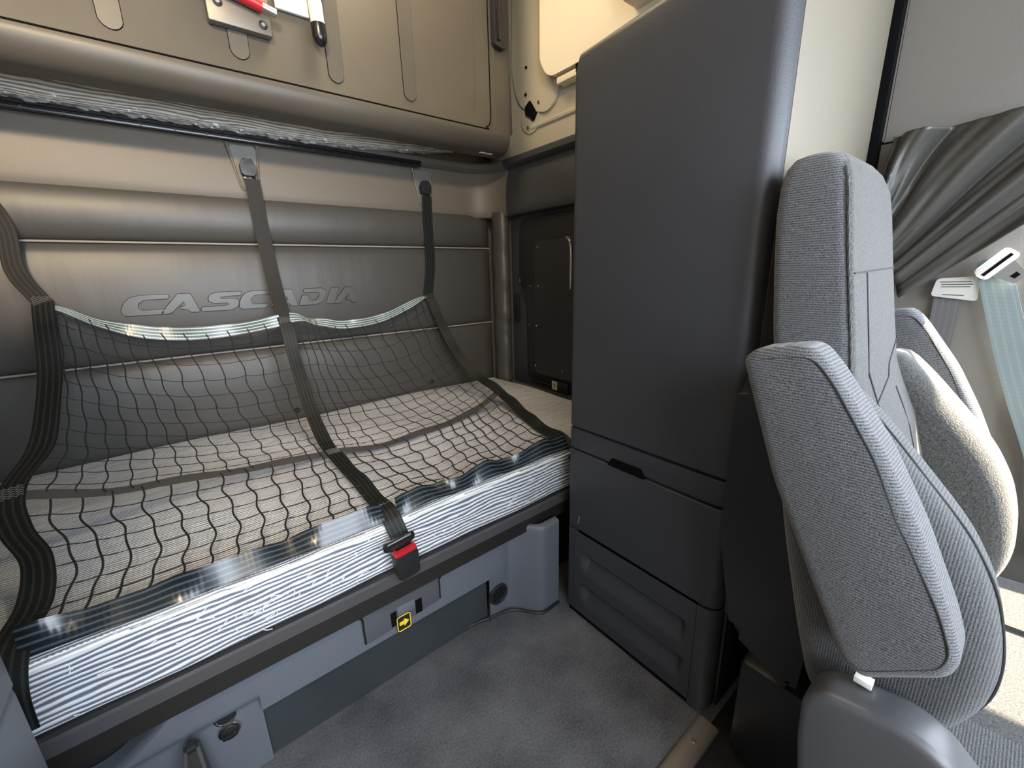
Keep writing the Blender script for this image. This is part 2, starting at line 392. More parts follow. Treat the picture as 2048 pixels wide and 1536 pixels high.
# ------------------------------------------------------------------ rear padded wall
pad = thing('padded_wall_panel', 'charcoal vinyl padded panel with raised lettering behind the lower bunk', 'wall panel')
def pad_panel(z0, z1, y0=1.945, depth=.036):
    bm = bmesh.new(); rows = []
    xs = [-.86+2.265*i/60 for i in range(61)]
    for k in range(25):
        t = k/24; c = math.sin(PI*t)**.42
        row = []
        for i, x in enumerate(xs):
            e = min(1, max(0, (1.405-x)/.03))**.5
            row.append((x, y0-depth*c*e, z0+(z1-z0)*t))
        rows.append(row)
    grid(bm, rows)
    V = [bm.verts.new(p) for p in ((-.86, 1.985, z0), (1.405, 1.985, z0), (1.405, 1.985, z1), (-.86, 1.985, z1))]
    bm.faces.new(V)
    return bm
ZS = (1.228, .828)
for a, b in ((1.232, 1.40), (.832, 1.224), (.44, .824)):
    build('padded_section', pad_panel(a, b), m_pad, pad, ang=60)
bm = bmesh.new()
for z in ZS: tube(bm, [(-.86, 1.936, z), (1.402, 1.936, z)], .0035)
p = build('seam_piping', bm, mat('light_piping', (0.30, .28, .26), .45), pad); p['label'] = 'pale piping along the seams'
for x, z in ((.328, .552), (.978, .560)):
    bm = bmesh.new(); disc(bm, (x, 1.935, z), (0, -1, -.2), .013, .032, 16, .010, .003); build('belt_anchor', bm, m_dark, pad)
# embossed letters
LET = {
 'C': [(1,1),(.36,1),(.14,.9),(.03,.66),(0,.3),(.03,.1),(.12,0),(.93,0),(.95,.24),(.46,.24),(.36,.3),(.34,.55),(.38,.7),(.48,.77),(1,.77)],
 'A': [(0,0),(.52,1),(.84,1),(1,0),(.74,0),(.71,.2),(.52,.2),(.50,.32),(.68,.36),(.64,.66),(.26,0)],
 'S': [(1,1),(.34,1),(.17,.9),(.12,.7),(.17,.5),(.32,.41),(.68,.41),(.73,.33),(.68,.24),(0,.24),(.0,0),(.78,0),(.94,.1),(1,.32),(.96,.55),(.82,.63),(.46,.63),(.42,.70),(.47,.77),(1,.77)],
 'D': [(.08,1),(.76,1),(.94,.88),(1,.62),(.95,.3),(.82,.08),(.66,0),(0,0),(.04,.6),(.32,.6),(.29,.25),(.56,.25),(.68,.36),(.73,.56),(.70,.7),(.60,.77),(.08,.77)],
 'I': [(0,0),(0,1),(1,1),(1,0)]}
SPOTS = [('C', -.150, -.030), ('A', -.046, .068), ('S', .070, .186), ('C', .186, .290), ('A', .294, .396), ('D', .400, .500), ('I', .506, .540), ('A', .540, .640)]
for ch, x0, x1 in SPOTS:
    z0, z1 = .989, 1.055; sh = .020
    poly = [(x0+(x1-x0)*u+sh*(v if ch != 'A' else 0)-(0 if ch != 'A' else 0), z0+(z1-z0)*v) for u, v in LET[ch]]
    if ch == 'I': poly = [(x0+(x1-x0)*u+.030*v, z0+(z1-z0)*v) for u, v in LET[ch]]
    P3 = rounded(poly, .006, 3)
    bm = bmesh.new(); prism(bm, P3, 'y', 1.9035, 1.9085)
    for f in bm.faces[:]: pass
    fr = [f for f in bm.faces if len(f.verts) > 8]
    bmesh.ops.bevel(bm, geom=[e for f in fr for e in f.edges if min(v.co.y for v in e.verts) < 1.904 and max(v.co.y for v in e.verts) < 1.904], offset=.0012, segments=2, affect='EDGES')
    lt = build('raised_letter', bm, mat('letter_vinyl_'+ch+str(int(x0*1000)), (0.080, .077, .072), .30), pad, ang=50)
    lt['label'] = 'raised letter ' + ch
    bm = bmesh.new(); tube(bm, [(a, 1.9080, b) for a, b in P3]+[(P3[0][0], 1.9080, P3[0][1])], .0016, 5, False)
    build('letter_outline', bm, m_line, lt)

# corner bolster (vertical)
bm = bmesh.new(); rows = []
for k in range(30):
    z = .50+.90*k/29
    row = []
    w = .004*math.sin(z*30)+.003*math.sin(z*71+1)
    if abs(z-.93) < .1: w += .007*math.sin((z-.93)*90)
    for j in range(25):
        a = 2*PI*j/24; row.append((1.412+(.040+w*math.sin(2*a))*math.cos(a), 1.845+(.055+w)*math.sin(a), z))
    rows.append(row)
grid(bm, rows); bmesh.ops.remove_doubles(bm, verts=bm.verts, dist=.0003)
o = build('corner_bolster', bm, m_col, ang=70); tag(o, 'tall round vinyl bolster standing in the rear right corner', 'bolster')

# taupe trim band running round the corner above the pad
def band(name, prof, path, material, parent=None):
    """prof: (inset from wall, z) ; path: list of (point, inward normal)"""
    bm = bmesh.new(); rows = [[(p[0]+nx[0]*o, p[1]+nx[1]*o, z) for (o, z) in prof] for p, nx in path]
    grid(bm, rows); return build(name, bm, material, parent, ang=40)
path = [((x, 1.98), (0, -1)) for x in (-.86, -.4, 0, .4, .8, 1.1)]
cx, cy, R = 1.25, 1.77, .20
for i in range(0, 13):
    a = math.radians(90-90*i/12); path.append(((cx+R*math.cos(a)*1.0, cy+.21*math.sin(a)), (-math.cos(a), -math.sin(a))))
path += [((1.45, y), (-1, 0)) for y in (1.7, 1.4, 1.1, .85)]
tr = thing('trim_band', 'taupe plastic trim band with a ledge between padded wall and upper bunk', 'trim band')
prof = [(.0, 1.375), (.045, 1.378), (.052, 1.388), (.055, 1.42), (.052, 1.50), (.046, 1.545), (.036, 1.575), (.034, 1.590), (.062, 1.600), (.070, 1.606), (.070, 1.626), (.062, 1.634), (.0, 1.638)]
band('trim_face', prof, path[:-4], m_trim, tr)
band('side_trim_face', prof, path[-5:], m_cab, tr)['label'] = 'darker trim section along the right wall'
# moulded seat around each strap hook
def hook(x, zt=1.49):
    bm = bmesh.new(); y = 1.926
    pts = [(x-.052, y, 1.575), (x-.040, y-.002, 1.50), (x-.028, y-.003, 1.432), (x-.014, y-.003, 1.421), (x+.014, y-.003, 1.421), (x+.028, y-.003, 1.432), (x+.036, y-.002, 1.50), (x+.044, y, 1.575)]
    tube(bm, catmull(pts, 6), .0045, 8)
    bm2 = bmesh.new()
    prism(bm2, rounded([(x-.047, 1.57), (x-.026, 1.426), (x+.026, 1.426), (x+.040, 1.57)], .015), 'y', y-.001, y+.01)
    build('hook_recess_rim', bm, m_trim, tr); build('hook_recess', bm2, m_cabs, tr)
    t = thing('strap_hook', '', 'hook')
    bm = bmesh.new()
    pts = rounded([(x-.022, 1.466), (x-.026, 1.500), (x-.014, 1.524), (x+.014, 1.524), (x+.026, 1.500), (x+.022, 1.466)], .006)
    prism(bm, pts, 'y', 1.894, 1.924, .004); build('hook_cap', bm, m_dark, t)
    bm = bmesh.new(); box(bm, (x-.020, 1.902, 1.448), (x+.020, 1.912, 1.466), .003); disc(bm, (x, 1.900, 1.456), (0, -1, 0), .006, .005)
    build('hook_pin', bm, m_gloss, t)
    return t
h1 = hook(.300); h1['label'] = 'black strap hook in taupe trim above the raised lettering'
h2 = hook(1.022); h2['label'] = 'black strap hook in taupe trim near the rear right corner'
h3 = hook(-.415); h3['label'] = 'black strap hook in taupe trim at the left end of the bunk'
for h in (h1, h2, h3): h['group'] = 'strap hooks in the trim band'

# piano hinge
hg = thing('piano_hinge', 'long glossy black piano hinge with rivets under the upper bunk', 'hinge')
build('hinge_leaf', mbox((-.86, 1.893, 1.578), (1.0, 1.905, 1.592), .002), m_gloss, hg)
n = 44
for i in range(n):
    a = -.86+1.86*i/n; bm = bmesh.new(); tube(bm, [(a+.001, 1.892, 1.597), (a+1.86/n-.001, 1.892, 1.597)], .0062, 10)
    build('hinge_knuckle', bm, m_gloss, hg)
for i in range(22):
    x = -.84+.086*i
    bm = bmesh.new(); disc(bm, (x, 1.893, 1.584), (0, -1, 0), .0035, .002, 10); build('rivet', bm, m_chrome, hg)

# ------------------------------------------------------------------ upper bunk folded against the wall
ub = thing('upper_bunk', 'brown-grey upper bunk board folded up against the rear wall', 'bunk')
Yb = 1.60
bm = bmesh.new()
prof = [(1.66, 2.54), (Yb, 2.54), (Yb, 1.688), (Yb-.003, 1.682), (Yb-.003, 1.668), (Yb+.004, 1.645), (Yb+.020, 1.625), (Yb+.045, 1.612), (1.70, 1.609), (1.70, 1.63), (1.66, 1.64)]
prism(bm, prof, 'x', -.86, 1.300, .012)
build('bunk_board', bm, m_board, ub)
bm = bmesh.new()
tube(bm, catmull([(-.86, Yb, 1.689), (.3, Yb, 1.690), (1.10, Yb, 1.690), (1.165, Yb, 1.696), (1.190, Yb, 1.73), (1.192, Yb, 1.85), (1.192, Yb, 2.53)], 6), .0028, 6)
build('board_groove', bm, m_line, ub)
bm = bmesh.new(); tube(bm, [(1.215, Yb, 1.70), (1.218, Yb, 2.53)], .0030, 6); build('board_bead', bm, m_board, ub)
bm = bmesh.new(); tube(bm, [(1.105, Yb, 1.752), (1.112, Yb, 1.80), (1.118, Yb, 2.53)], .0026, 6); build('board_bead', bm, m_board, ub)
for x, zb in ((.004, 1.720), (.284, 1.724), (.557, 1.724), (.822, 1.724)):
    w = .025
    U = [(x-w-.004, 2.54), (x-w, zb+.12), (x-w+.001, zb+.03)]+[(x-w*math.cos(PI*i/10), zb+.028-.028*math.sin(PI*i/10)) for i in range(1, 10)]+[(x+w-.001, zb+.03), (x+w, zb+.12), (x+w+.004, 2.54)]
    bm = bmesh.new(); prism(bm, U, 'y', Yb-.0035, Yb+.002)
    r = build('stiffening_rib', bm, m_board, ub)
    bm = bmesh.new(); tube(bm, [(a, Yb-.001, b) for a, b in U], .0017, 5); build('rib_edge', bm, m_line, r)
# latch
la = bmesh.new(); box(la, (.215, 1.568, 1.792), (.372, 1.598, 1.90), .003); build('latch_plate', la, mat('bronze_grey_metal', (.16, .145, .12), .4, .3), ub)
for x, z in ((.243, 1.84), (.350, 1.815)):
    bm = bmesh.new(); disc(bm, (x, 1.569, z), (0, -1, 0), .0115, .002, 20); torus(bm, (x, 1.5665, z), (0, 1, 0), .0095, .0022)
    s_ = build('screw', bm, m_dark, ub); bm = bmesh.new(); disc(bm, (x, 1.567, z), (0, -1, 0), .0055, .004, 6); build('screw_head', bm, m_steel, s_)
bm = bmesh.new(); tube(bm, catmull([(.20, 1.552, 1.885), (.27, 1.548, 1.868), (.350, 1.548, 1.852)], 5), [.017]*11, 14)
h_ = build('latch_handle', bm, m_red, ub); h_['label'] = 'red latch barrel'
bm = bmesh.new(); tube(bm, [(.350, 1.548, 1.852), (.385, 1.548, 1.845)], .011, 14); build('latch_bolt', bm, m_steel, ub)
bm = bmesh.new(); box(bm, (.395, 1.585, 1.880), (.49, 1.597, 1.99), .002); b_ = build('strut_bracket', bm, m_white, ub); b_['label'] = 'white strut bracket'
# gas strut
gs = thing('gas_strut', 'white gas strut with rounded black rubber end on the upper bunk board', 'strut')
bm = bmesh.new(); tube(bm, [(.505, 1.560, 1.857), (.503, 1.560, 1.925)], .0205, 20); build('strut_body', bm, m_white, gs)
bm = bmesh.new(); tube(bm, [(.507, 1.560, 1.800), (.507, 1.560, 1.804), (.507, 1.560, 1.812), (.506, 1.560, 1.822), (.505, 1.560, 1.858)], [.006, .013, .0185, .0215, .0215], 20); build('rubber_end', bm, m_gloss, gs)
bm = bmesh.new(); tube(bm, [(.503, 1.560, 1.920), (.503, 1.560, 1.935), (.502, 1.560, 2.05)], [.0225, .0225, .0225], 20); build('strut_collar', bm, m_dark, gs)
# clip at right edge
cl = bmesh.new(); prism(cl, rounded([(1.205, 1.995), (1.255, 1.985), (1.275, 2.02), (1.275, 2.4), (1.205, 2.4)], .012), 'y', 1.570, 1.60, .006)
c_ = build('edge_clip', cl, m_dark, ub)
bm = mbox((1.213, 1.560, 2.01), (1.232, 1.572, 2.38), .005); build('clip_lever', bm, m_gloss, c_)
build('rating_sticker', mbox((1.16, 1.640, 1.6075), (1.225, 1.655, 1.6095)), m_paper, ub)['label'] = 'small white sticker'

# upper mattress peeking out below the board
def mattress(bm, x0, x1, prof, uvscale=1, nx=90, warp=None):
    uvl = bm.loops.layers.uv.new('UVMap'); rows = []; s = [0]
    for i in range(1, len(prof)+1):
        a, b = prof[i-1], prof[i % len(prof)]; s.append(s[-1]+math.hypot(a[0]-b[0], a[1]-b[1]))
    V = []
    for i in range(nx+1):
        x = x0+(x1-x0)*i/nx; e = 0
        V.append([bm.verts.new(Vector((x, *p))+(warp(x, *p) if warp else Vector())) for p in prof])
    n = len(prof)
    for i in range(nx):
        for j in range(n):
            j2 = (j+1) % n
            f = bm.faces.new((V[i][j], V[i+1][j], V[i+1][j2], V[i][j2]))
            X0 = x0+(x1-x0)*i/nx; X1 = x0+(x1-x0)*(i+1)/nx
            for l, uv in zip(f.loops, ((X0, s[j]), (X1, s[j]), (X1, s[j+1]), (X0, s[j+1]))): l[uvl].uv = uv
    for r in (V[0], V[-1][::-1]): 
        f = bm.faces.new(r)
        for l in f.loops: l[uvl].uv = (l.vert.co.y, l.vert.co.z)
    return bm
um = thing('upper_mattress', 'striped upper mattress edge in crumpled clear film behind the folded board', 'mattress')
bm = bmesh.new(); pr = rounded([(1.775, 1.690), (1.775, 2.45), (1.880, 2.45), (1.880, 1.606), (1.858, 1.607), (1.805, 1.640)], .014)
def wu(x, y, z):
    t = max(0, (x-.3)/.8); return Vector((0, 0, .042*t*t if z < 1.8 else 0))
mattress(bm, -.84, 1.16, pr, nx=60, warp=wu); build('ticking', bm, m_umatt, um, ang=70)
bm = bmesh.new(); rows = []
for j in range(7):
    row = []
    for i in range(260):
        x = -.84+1.95*i/259; t = j/6
        c = .006*math.sin(x*61+j*1.9)+.005*math.sin(x*113+j*2.7)+.005*random.uniform(-1, 1)
        row.append((x, 1.842+.042*t+.3*c, 1.613-.012*t+c*.5+.042*max(0, (x-.3)/.8)**2))
    rows.append(row)
grid(bm, rows); f_ = build('plastic_film', bm, m_film, um, smooth=False); f_['label'] = 'crumpled clear plastic film'

# ------------------------------------------------------------------ lower bunk: mattress, frame, moulding
lm = thing('lower_mattress', 'white and grey striped lower mattress in clear plastic wrap', 'mattress')
def wl(x, y, z):
    k = .004*math.sin(x*9+y*5)+.003*math.sin(x*23+1)
    if z > .5: return Vector((0, 0, .004*math.sin(x*7+y*11)))
    if y < .9: return Vector((0, k*.6, 0))
    return Vector()
A_ = rounded([(.888, .378), (.884, .517), (1.905, .517), (1.905, .378)], .016, 5)
# densify section
def dens(P, m_):
    out = []
    for i in range(len(P)):
        a, b = Vector(P[i]), Vector(P[(i+1) % len(P)]); k = max(1, int((b-a).length/m_))
        for j in range(k): out.append(tuple(a+(b-a)*j/k))
    return out
bm = bmesh.new(); mattress(bm, -.82, 1.36, dens(A_, .03), nx=120, warp=wl)
for f in bm.faces:
    if f.calc_center_median().z > .512: f.material_index = 1
build('ticking', bm, [m_matt, m_matt_top], lm, ang=70)
bm = bmesh.new(); tube(bm, catmull([(x, .8855+.0015*math.sin(x*19), .5085) for x in [-.82+.1*i for i in range(22)]], 4), .0035, 6); build('edge_piping', bm, m_white, lm)
# crumpled film lying along the front edge
bm = bmesh.new()
for i in range(70):
    x = random.uniform(-.28, .95); z = random.uniform(.39, .50); L_ = random.uniform(.010, .035); a = random.choice([0.2, 0.9, 1.4, -.6, .1])
    pts = [(x+L_*math.cos(a)*t+random.uniform(-.003, .003), .8835, z+L_*.6*math.sin(a)*t+random.uniform(-.003, .003)) for t in (0, .33, .66, 1)]
    tube(bm, [(p[0], p[1]-.0004+.003*math.sin(p[0]*9+p[1]*5), min(.503, max(.385, p[2]))) for p in pts], .0009, 4)
f_ = build('film_crease', bm, mat('glossy_film_crease', (.85, .87, .9), .15, coat=1), lm); f_['kind'] = 'stuff'; f_['label'] = 'bright creases in the film'

bf = thing('lower_bunk', 'dark steel lower bunk rail and deck carrying the mattress', 'bunk')
bm = bmesh.new(); prism(bm, [(.868, .352), (.868, .379), (.876, .381), (.884, .377), (1.90, .377), (1.90, .340), (.885, .340)], 'x', -.84, 1.36)
build('bunk_deck', bm, mat('plastic_wrapped_rail', (.065, .063, .066), .30, coat=.5), bf)
bm = bmesh.new(); prism(bm, [(.878, .351), (.878, .300), (.884, .296), (.96, .296), (.96, .351)], 'x', -.84, 1.36, .001)
build('front_rail', bm, mat('satin_brown_black_rail', (.020, .018, .017), .35), bf)
for x in (-.84, 1.30): build('bracket', mbox((x, 1.60, 0), (x+.06, 1.66, .34), .003), m_dark, bf)

# moulding below the bunk
md = thing('bunk_base_moulding', 'blue-grey moulded plastic fascia under the bunk, curved at both ends', 'fascia')
def sm(a, b, t): t = min(1, max(0, (t-a)/(b-a))); return t*t*(3-2*t)
def ztop(x): return .200+.085*sm(-.28, -.10, x)+.030*sm(.62, .74, x)
def yfront(x, z):
    base = .930-.092*sm(.690, .785, x)
    lip = -.016*(sm(.190, .204, z) if x < -.013 else 1 if x < .6121 else sm(.05, .20, z))*(1-sm(.66, .76, x))
    if x < -.2: base -= .02*sm(-.2, -.4, x)
    bul = .004*math.sin(x*20)*sm(.6, .7, x)
    return base+lip
def mould(x0, x1, zb, nx, nz=24):
    bm = bmesh.new(); rows = []
    for i in range(nx+1):
        x = x0+(x1-x0)*i/nx; zt = ztop(x); r = []
        for k in range(nz+1):
            z = zb+(zt-zb)*k/nz; r.append((x, yfront(x, z), z))
        r += [(x, yfront(x, zt)+.006, zt+.005), (x, yfront(x, zt)+.02, zt+.007), (x, .874 if zt > .287 and x > .6 and yfront(x, zt) < .85 else .962, zt+.007 if zt < .287 else .292)]
        rows.append(r)
    grid(bm, rows)
    return bm
build('left_fascia', mould(-.40, -.013, 0.0, 40), m_lgrey, md, ang=55)
build('fascia_band', mould(-.013, .612, .165, 60, 14), m_lgrey, md, ang=55)
bm = mould(.612, .845, 0.0, 44); build('corner_column', bm, m_lgrey, md, ang=55)
build('felt_panel', mbox((-.013, .940, .0), (.618, .955, .19)), m_felt, md, smooth=False)['label'] = 'dark felt panel between the mouldings'
bm = bmesh.new(); box(bm, (-.84, .965, 0), (1.36, .985, .30)); build('back_board', bm, m_dark, md, smooth=False)
bm = bmesh.new(); tube(bm, catmull([(-.013, .945, .006), (.2, .945, .007), (.5, .945, .006), (.62, .925, .007), (.70, .90, .006), (.76, .832, .006), (.84, .83, .006)], 6), .004, 6); build('floor_seal', bm, m_dark, md)
# recess + latch plate
lp = bmesh.new(); prism(lp, rounded([(.222, .186), (.222, .276), (.438, .276), (.438, .200)], .010), 'y', .9085, .93, .002)
lo = build('latch_panel', lp, mat('grey_latch_plastic', (.085, .088, .10), .42), md); lo['label'] = 'darker grey latch panel with two slots'
bm = bmesh.new(); tube(bm, catmull([(.222, .9085, .190), (.222, .908, .262), (.230, .908, .276), (.430, .908, .277), (.438, .908, .264), (.438, .9085, .205)], 5), .0025, 6); build('panel_rim', bm, m_gloss, lo)
for x, w in ((.300, .016), (.372, .020)):
    bm = mbox((x-w/2, .9075, .196), (x+w/2, .915, .240)); build('latch_slot', bm, m_line, lo, smooth=False)
bm = bmesh.new(); box(bm, (.311, .9065, .218), (.362, .9095, .248), .002); build('pull_tab', bm, m_lgrey, lo)
# arrow sticker
ar = thing('arrow_sticker', 'small square sticker with yellow outline and yellow arrow pointing right', 'sticker')
bm = bmesh.new(); prism(bm, rrect(.305, .172, .345, .220, .006), 'y', .9050, .9065); build('sticker_base', bm, m_dark, ar)
bm = bmesh.new(); R_ = rrect(.3065, .1735, .3435, .2185, .006); tube(bm, [(a, .9045, b) for a, b in R_+[R_[0]]], .0014, 6, False); build('sticker_outline', bm, m_yel, ar)
bm = bmesh.new(); prism(bm, [(.312, .191), (.325, .191), (.325, .184), (.339, .196), (.325, .208), (.325, .201), (.312, .201)], 'y', .9035, .9052); build('arrow', bm, m_yel, ar)
# vent
vt = thing('floor_vent', 'round black floor vent with grille low on the fascia corner', 'vent')
vc = Vector((.652, .921, .084)); va = Vector((.0, -1, 0.02)).normalized(); vx = va.cross(Vector((0, 0, 1))).normalized(); vz = Vector((0, 0, 1))
bm = bmesh.new(); torus(bm, vc, va, .031, .0055); build('vent_ring', bm, m_dark, vt)
bm = bmesh.new(); disc(bm, vc-va*.004, va, .031, .003); build('vent_throat', bm, m_line, vt)
for k in range(-2, 3):
    hgt = math.sqrt(.029**2-(k*.011)**2)
    bm = bmesh.new(); tube(bm, [vc+vx*(k*.011)-vz*hgt, vc+vx*(k*.011)+vz*hgt], .0012, 6); build('grille_bar', bm, m_dark, vt)
    bm = bmesh.new(); tube(bm, [vc+vz*(k*.011)-vx*hgt, vc+vz*(k*.011)+vx*hgt], .0012, 6); build('grille_bar', bm, m_dark, vt)
# sockets
for x, z, lab, big in ((-.078, .172+.034, 'upper chrome ringed power socket half under the fascia lip', 0), (-.077, .152, 'lower chrome ringed power socket with dark cap', 1)):
    t = thing('power_socket', lab, 'socket', 'power sockets on the fascia'); y = .926
    z = .190 if not big else .150
    bm = bmesh.new(); torus(bm, (x, y, z), (0, 1, 0), .0185, .0028); build('socket_ring', bm, m_chrome, t)
    bm = bmesh.new(); disc(bm, (x, y+.004, z), (0, -1, 0), .0175, .006 if not big else .012, 24, None, .0015); c = build('socket_cap', bm, m_dark, t)
    if big: build('cap_grip', mbox((x-.014, y-.018, z-.004), (x+.014, y-.007, z+.004), .002), m_gloss, c)
# wedge bracket
bm = bmesh.new()
v0 = [(-.178, .80, 0), (-.112, .79, 0), (-.112, .905, 0), (-.178, .905, 0)]; v1 = [(-.150, .885, .198), (-.124, .882, .200), (-.124, .908, .205), (-.150, .908, .203)]
A = [bm.verts.new(p) for p in v0]; B = [bm.verts.new(p) for p in v1]
bm.faces.new(A); bm.faces.new(B[::-1])
for i in range(4): bm.faces.new((A[i], A[(i+1) % 4], B[(i+1) % 4], B[i]))
bmesh.ops.bevel(bm, geom=bm.edges[:], offset=.006, segments=2, affect='EDGES')
wb = build('wedge_bracket', bm, mat('smoky_dark_plastic', (.020, .020, .019), .35)); tag(wb, 'dark wedge shaped plastic bracket on the floor against the left fascia', 'bracket')

# buckle of the net
bk = thing('net_buckle', 'black belt buckle with red release button standing at the bunk rail', 'buckle')
bx, by = .333, .858
def tilt(bm, ang=-.10, piv=(bx, by, .38), ang2=.10):
    M_ = Matrix.Translation(piv) @ Matrix.Rotation(ang, 4, 'Y') @ Matrix.Rotation(ang2, 4, 'X') @ Matrix.Translation(-Vector(piv)); bmesh.ops.transform(bm, matrix=M_, verts=bm.verts); return bm
bm = bmesh.new(); prism(bm, rounded([(bx-.027, .376), (bx+.027, .376), (bx+.029, .40), (bx+.030, .450), (bx-.030, .450), (bx-.029, .40)], .006), 'y', by-.013, by+.013, .004)
build('buckle_body', tilt(bm), m_dark, bk)
bm = bmesh.new(); prism(bm, rounded([(bx-.029, .450), (bx+.029, .450), (bx+.027, .463), (bx-.027, .463)], .004), 'y', by-.012, by+.012, .003)
r_ = build('release_button', tilt(bm), m_red, bk); r_['label'] = 'red release button'
build('button_slot', tilt(mbox((bx-.020, by-.002, .460), (bx+.020, by+.004, .4638))), m_line, r_)
build('buckle_stalk', mbox((bx-.025, by-.002, .374), (bx+.018, by+.012, .386), .002), m_gloss, bk)

# ------------------------------------------------------------------ restraint net
net = thing('bunk_restraint_net', 'black webbing and cord restraint net hanging from the rear wall over the lower bunk', 'safety net')
Xd = Vector((1, 0, 0))
Lp = [(-.415, 1.905, 1.460), (-.346, 1.90, 1.281), (-.345, 1.88, 1.142), (-.304, 1.84, 1.048), (-.311, 1.70, .853), (-.322, 1.50, .722), (-.350, 1.30, .666), (-.334, 1.20, .624), (-.299, 1.12, .584), (-.294, 1.03, .550), (-.304, .92, .547), (-.31, .872, .50), (-.315, .868, .42)]
Mp = [(.305, 1.895, 1.455), (.31, 1.89, 1.25), (.315, 1.86, 1.08), (.318, 1.795, .943), (.322, 1.70, .72), (.322, 1.55, .575), (.322, 1.40, .533), (.322, 1.22, .531), (.320, 1.03, .531), (.316, .91, .533), (.320, .872, .505), (.324, .862, .485)]
Rp = [(1.022, 1.90, 1.455), (1.02, 1.905, 1.33), (1.015, 1.90, 1.15), (.985, 1.89, 1.006), (1.029, 1.76, .76), (1.068, 1.62, .632), (1.072, 1.44, .58), (1.03, 1.25, .551), (.992, 1.10, .537), (.965, .93, .530), (.955, .872, .49), (.955, .868, .43)]
LpU = catmull(Lp, 10); MpU = catmull(Mp, 10); RpU = catmull(Rp, 10)
def ruf(a, f, ph=0): return lambda s, u: a*math.sin(s*f+ph)*(1+u)
wL = [(1, -.1, .25)]*3+[(1, -.1, .15)]+[(1, 0, .05)]*2+[(.97, .2, .1)]+[(.95, -.15, .2)]*2+[(1, 0, 0)]*4
build('left_strap_upper', ribbon(Lp[:4], wL[:4], .046), m_web, net)
build('left_strap_lower', ribbon(Lp[3:], wL[3:], .050, ruffle=ruf(.003, 22)), m_web, net)
build('middle_strap_upper', ribbon(Mp[:4], [(1, 0, 0)]*4, .050), m_webplain, net)
build('middle_strap_lower', ribbon(Mp[3:], [(1, 0, 0)]*(len(Mp)-3), .046, ruffle=ruf(.0035, 30)), m_web, net)
build('right_strap_upper', ribbon(Rp[:4], [(1, 0, 0)]*4, .050), m_web, net)
build('right_strap_lower', ribbon(Rp[3:], [(1, -.1, .3)]*(len(Rp)-3), .046, ruffle=ruf(.004, 34)), m_web, net)
# stitched junctions
def stitch(c, dx, w, h, parent=net, nrm=(0, -.6, .8)):
    bm = bmesh.new(); c = Vector(c); dx = Vector(dx).normalized(); nv = Vector(nrm).normalized(); dy = nv.cross(dx).normalized()
    for k in range(5):
        pts = []
        for i in range(9):
            u = (i/8-.5)*w*.82; v = (k/4-.5)*h+(.12*h if i % 2 else -.12*h); pts.append(c+dx*u+dy*v+nv*.0022)
        tube(bm, pts, .0007, 4)
    return build('stitching', bm, m_stitch, parent)
stitch((.322, 1.385, .533), (1, 0, 0), .046, .030, nrm=(0, -.1, 1)); stitch((.317, .930, .5335), (1, 0, 0), .048, .032, nrm=(0, -.15, 1)); stitch((.318, 1.795, .943), (1, 0, 0), .046, .02, nrm=(0, -1, .3))
stitch((-.352, 1.30, .668), (1, .1, .1), .054, .03, nrm=(0, -.4, 1)); stitch((-.304, 1.842, 1.052), (1, 0, 0), .05, .022, nrm=(0, -1, .2))
# top web
T1 = [(-.300, 1.838, 1.040), (-.264, 1.832, 1.020), (-.195, 1.83, .979), (-.107, 1.825, .942), (.022, 1.815, .922), (.169, 1.805, .925), (.300, 1.797, .943)]
T2 = [(.335, 1.797, .952), (.395, 1.81, .942), (.449, 1.818, .922), (.55, 1.828, .902), (.713, 1.85, .912), (.875, 1.87, .962), (.975, 1.888, 1.000)]
build('top_web', ribbon(T1, [(.3, .9, .4), (.3, .9, .6), (.2, .6, .8), (.1, .3, 1), (0, .1, 1), (0, 0, 1), (0, 0, 1)], [.014, .018, .030, .042, .046, .042, .044], ruffle=ruf(.0035, 38)), m_websheen, net)
build('top_web', ribbon(T2, [(0, .2, 1), (.2, .8, .5), (.1, .5, .8), (0, .2, 1), (0, .1, 1), (0, .3, 1), (.2, .7, .6)], [.040, .030, .034, .036, .036, .034, .016], ruffle=ruf(.005, 44, 1)), m_websheen, net)
# middle band
B1 = [(-.345, 1.305, .660), (-.229, 1.36, .600), (-.088, 1.38, .573), (.06, 1.39, .551), (.221, 1.39, .536), (.318, 1.39, .532)]
B2 = [(.326, 1.385, .532), (.449, 1.339, .528), (.645, 1.348, .530), (.80, 1.38, .530), (.925, 1.420, .535), (1.065, 1.45, .575)]
build('middle_band', ribbon(B1, [(0, 1, .1)]*6, .040, ruffle=ruf(.002, 25)), m_mesh_band, net)
build('middle_band', ribbon(B2, [(0, 1, .05)]*6, .040, ruffle=ruf(.002, 25)), m_mesh_band, net)
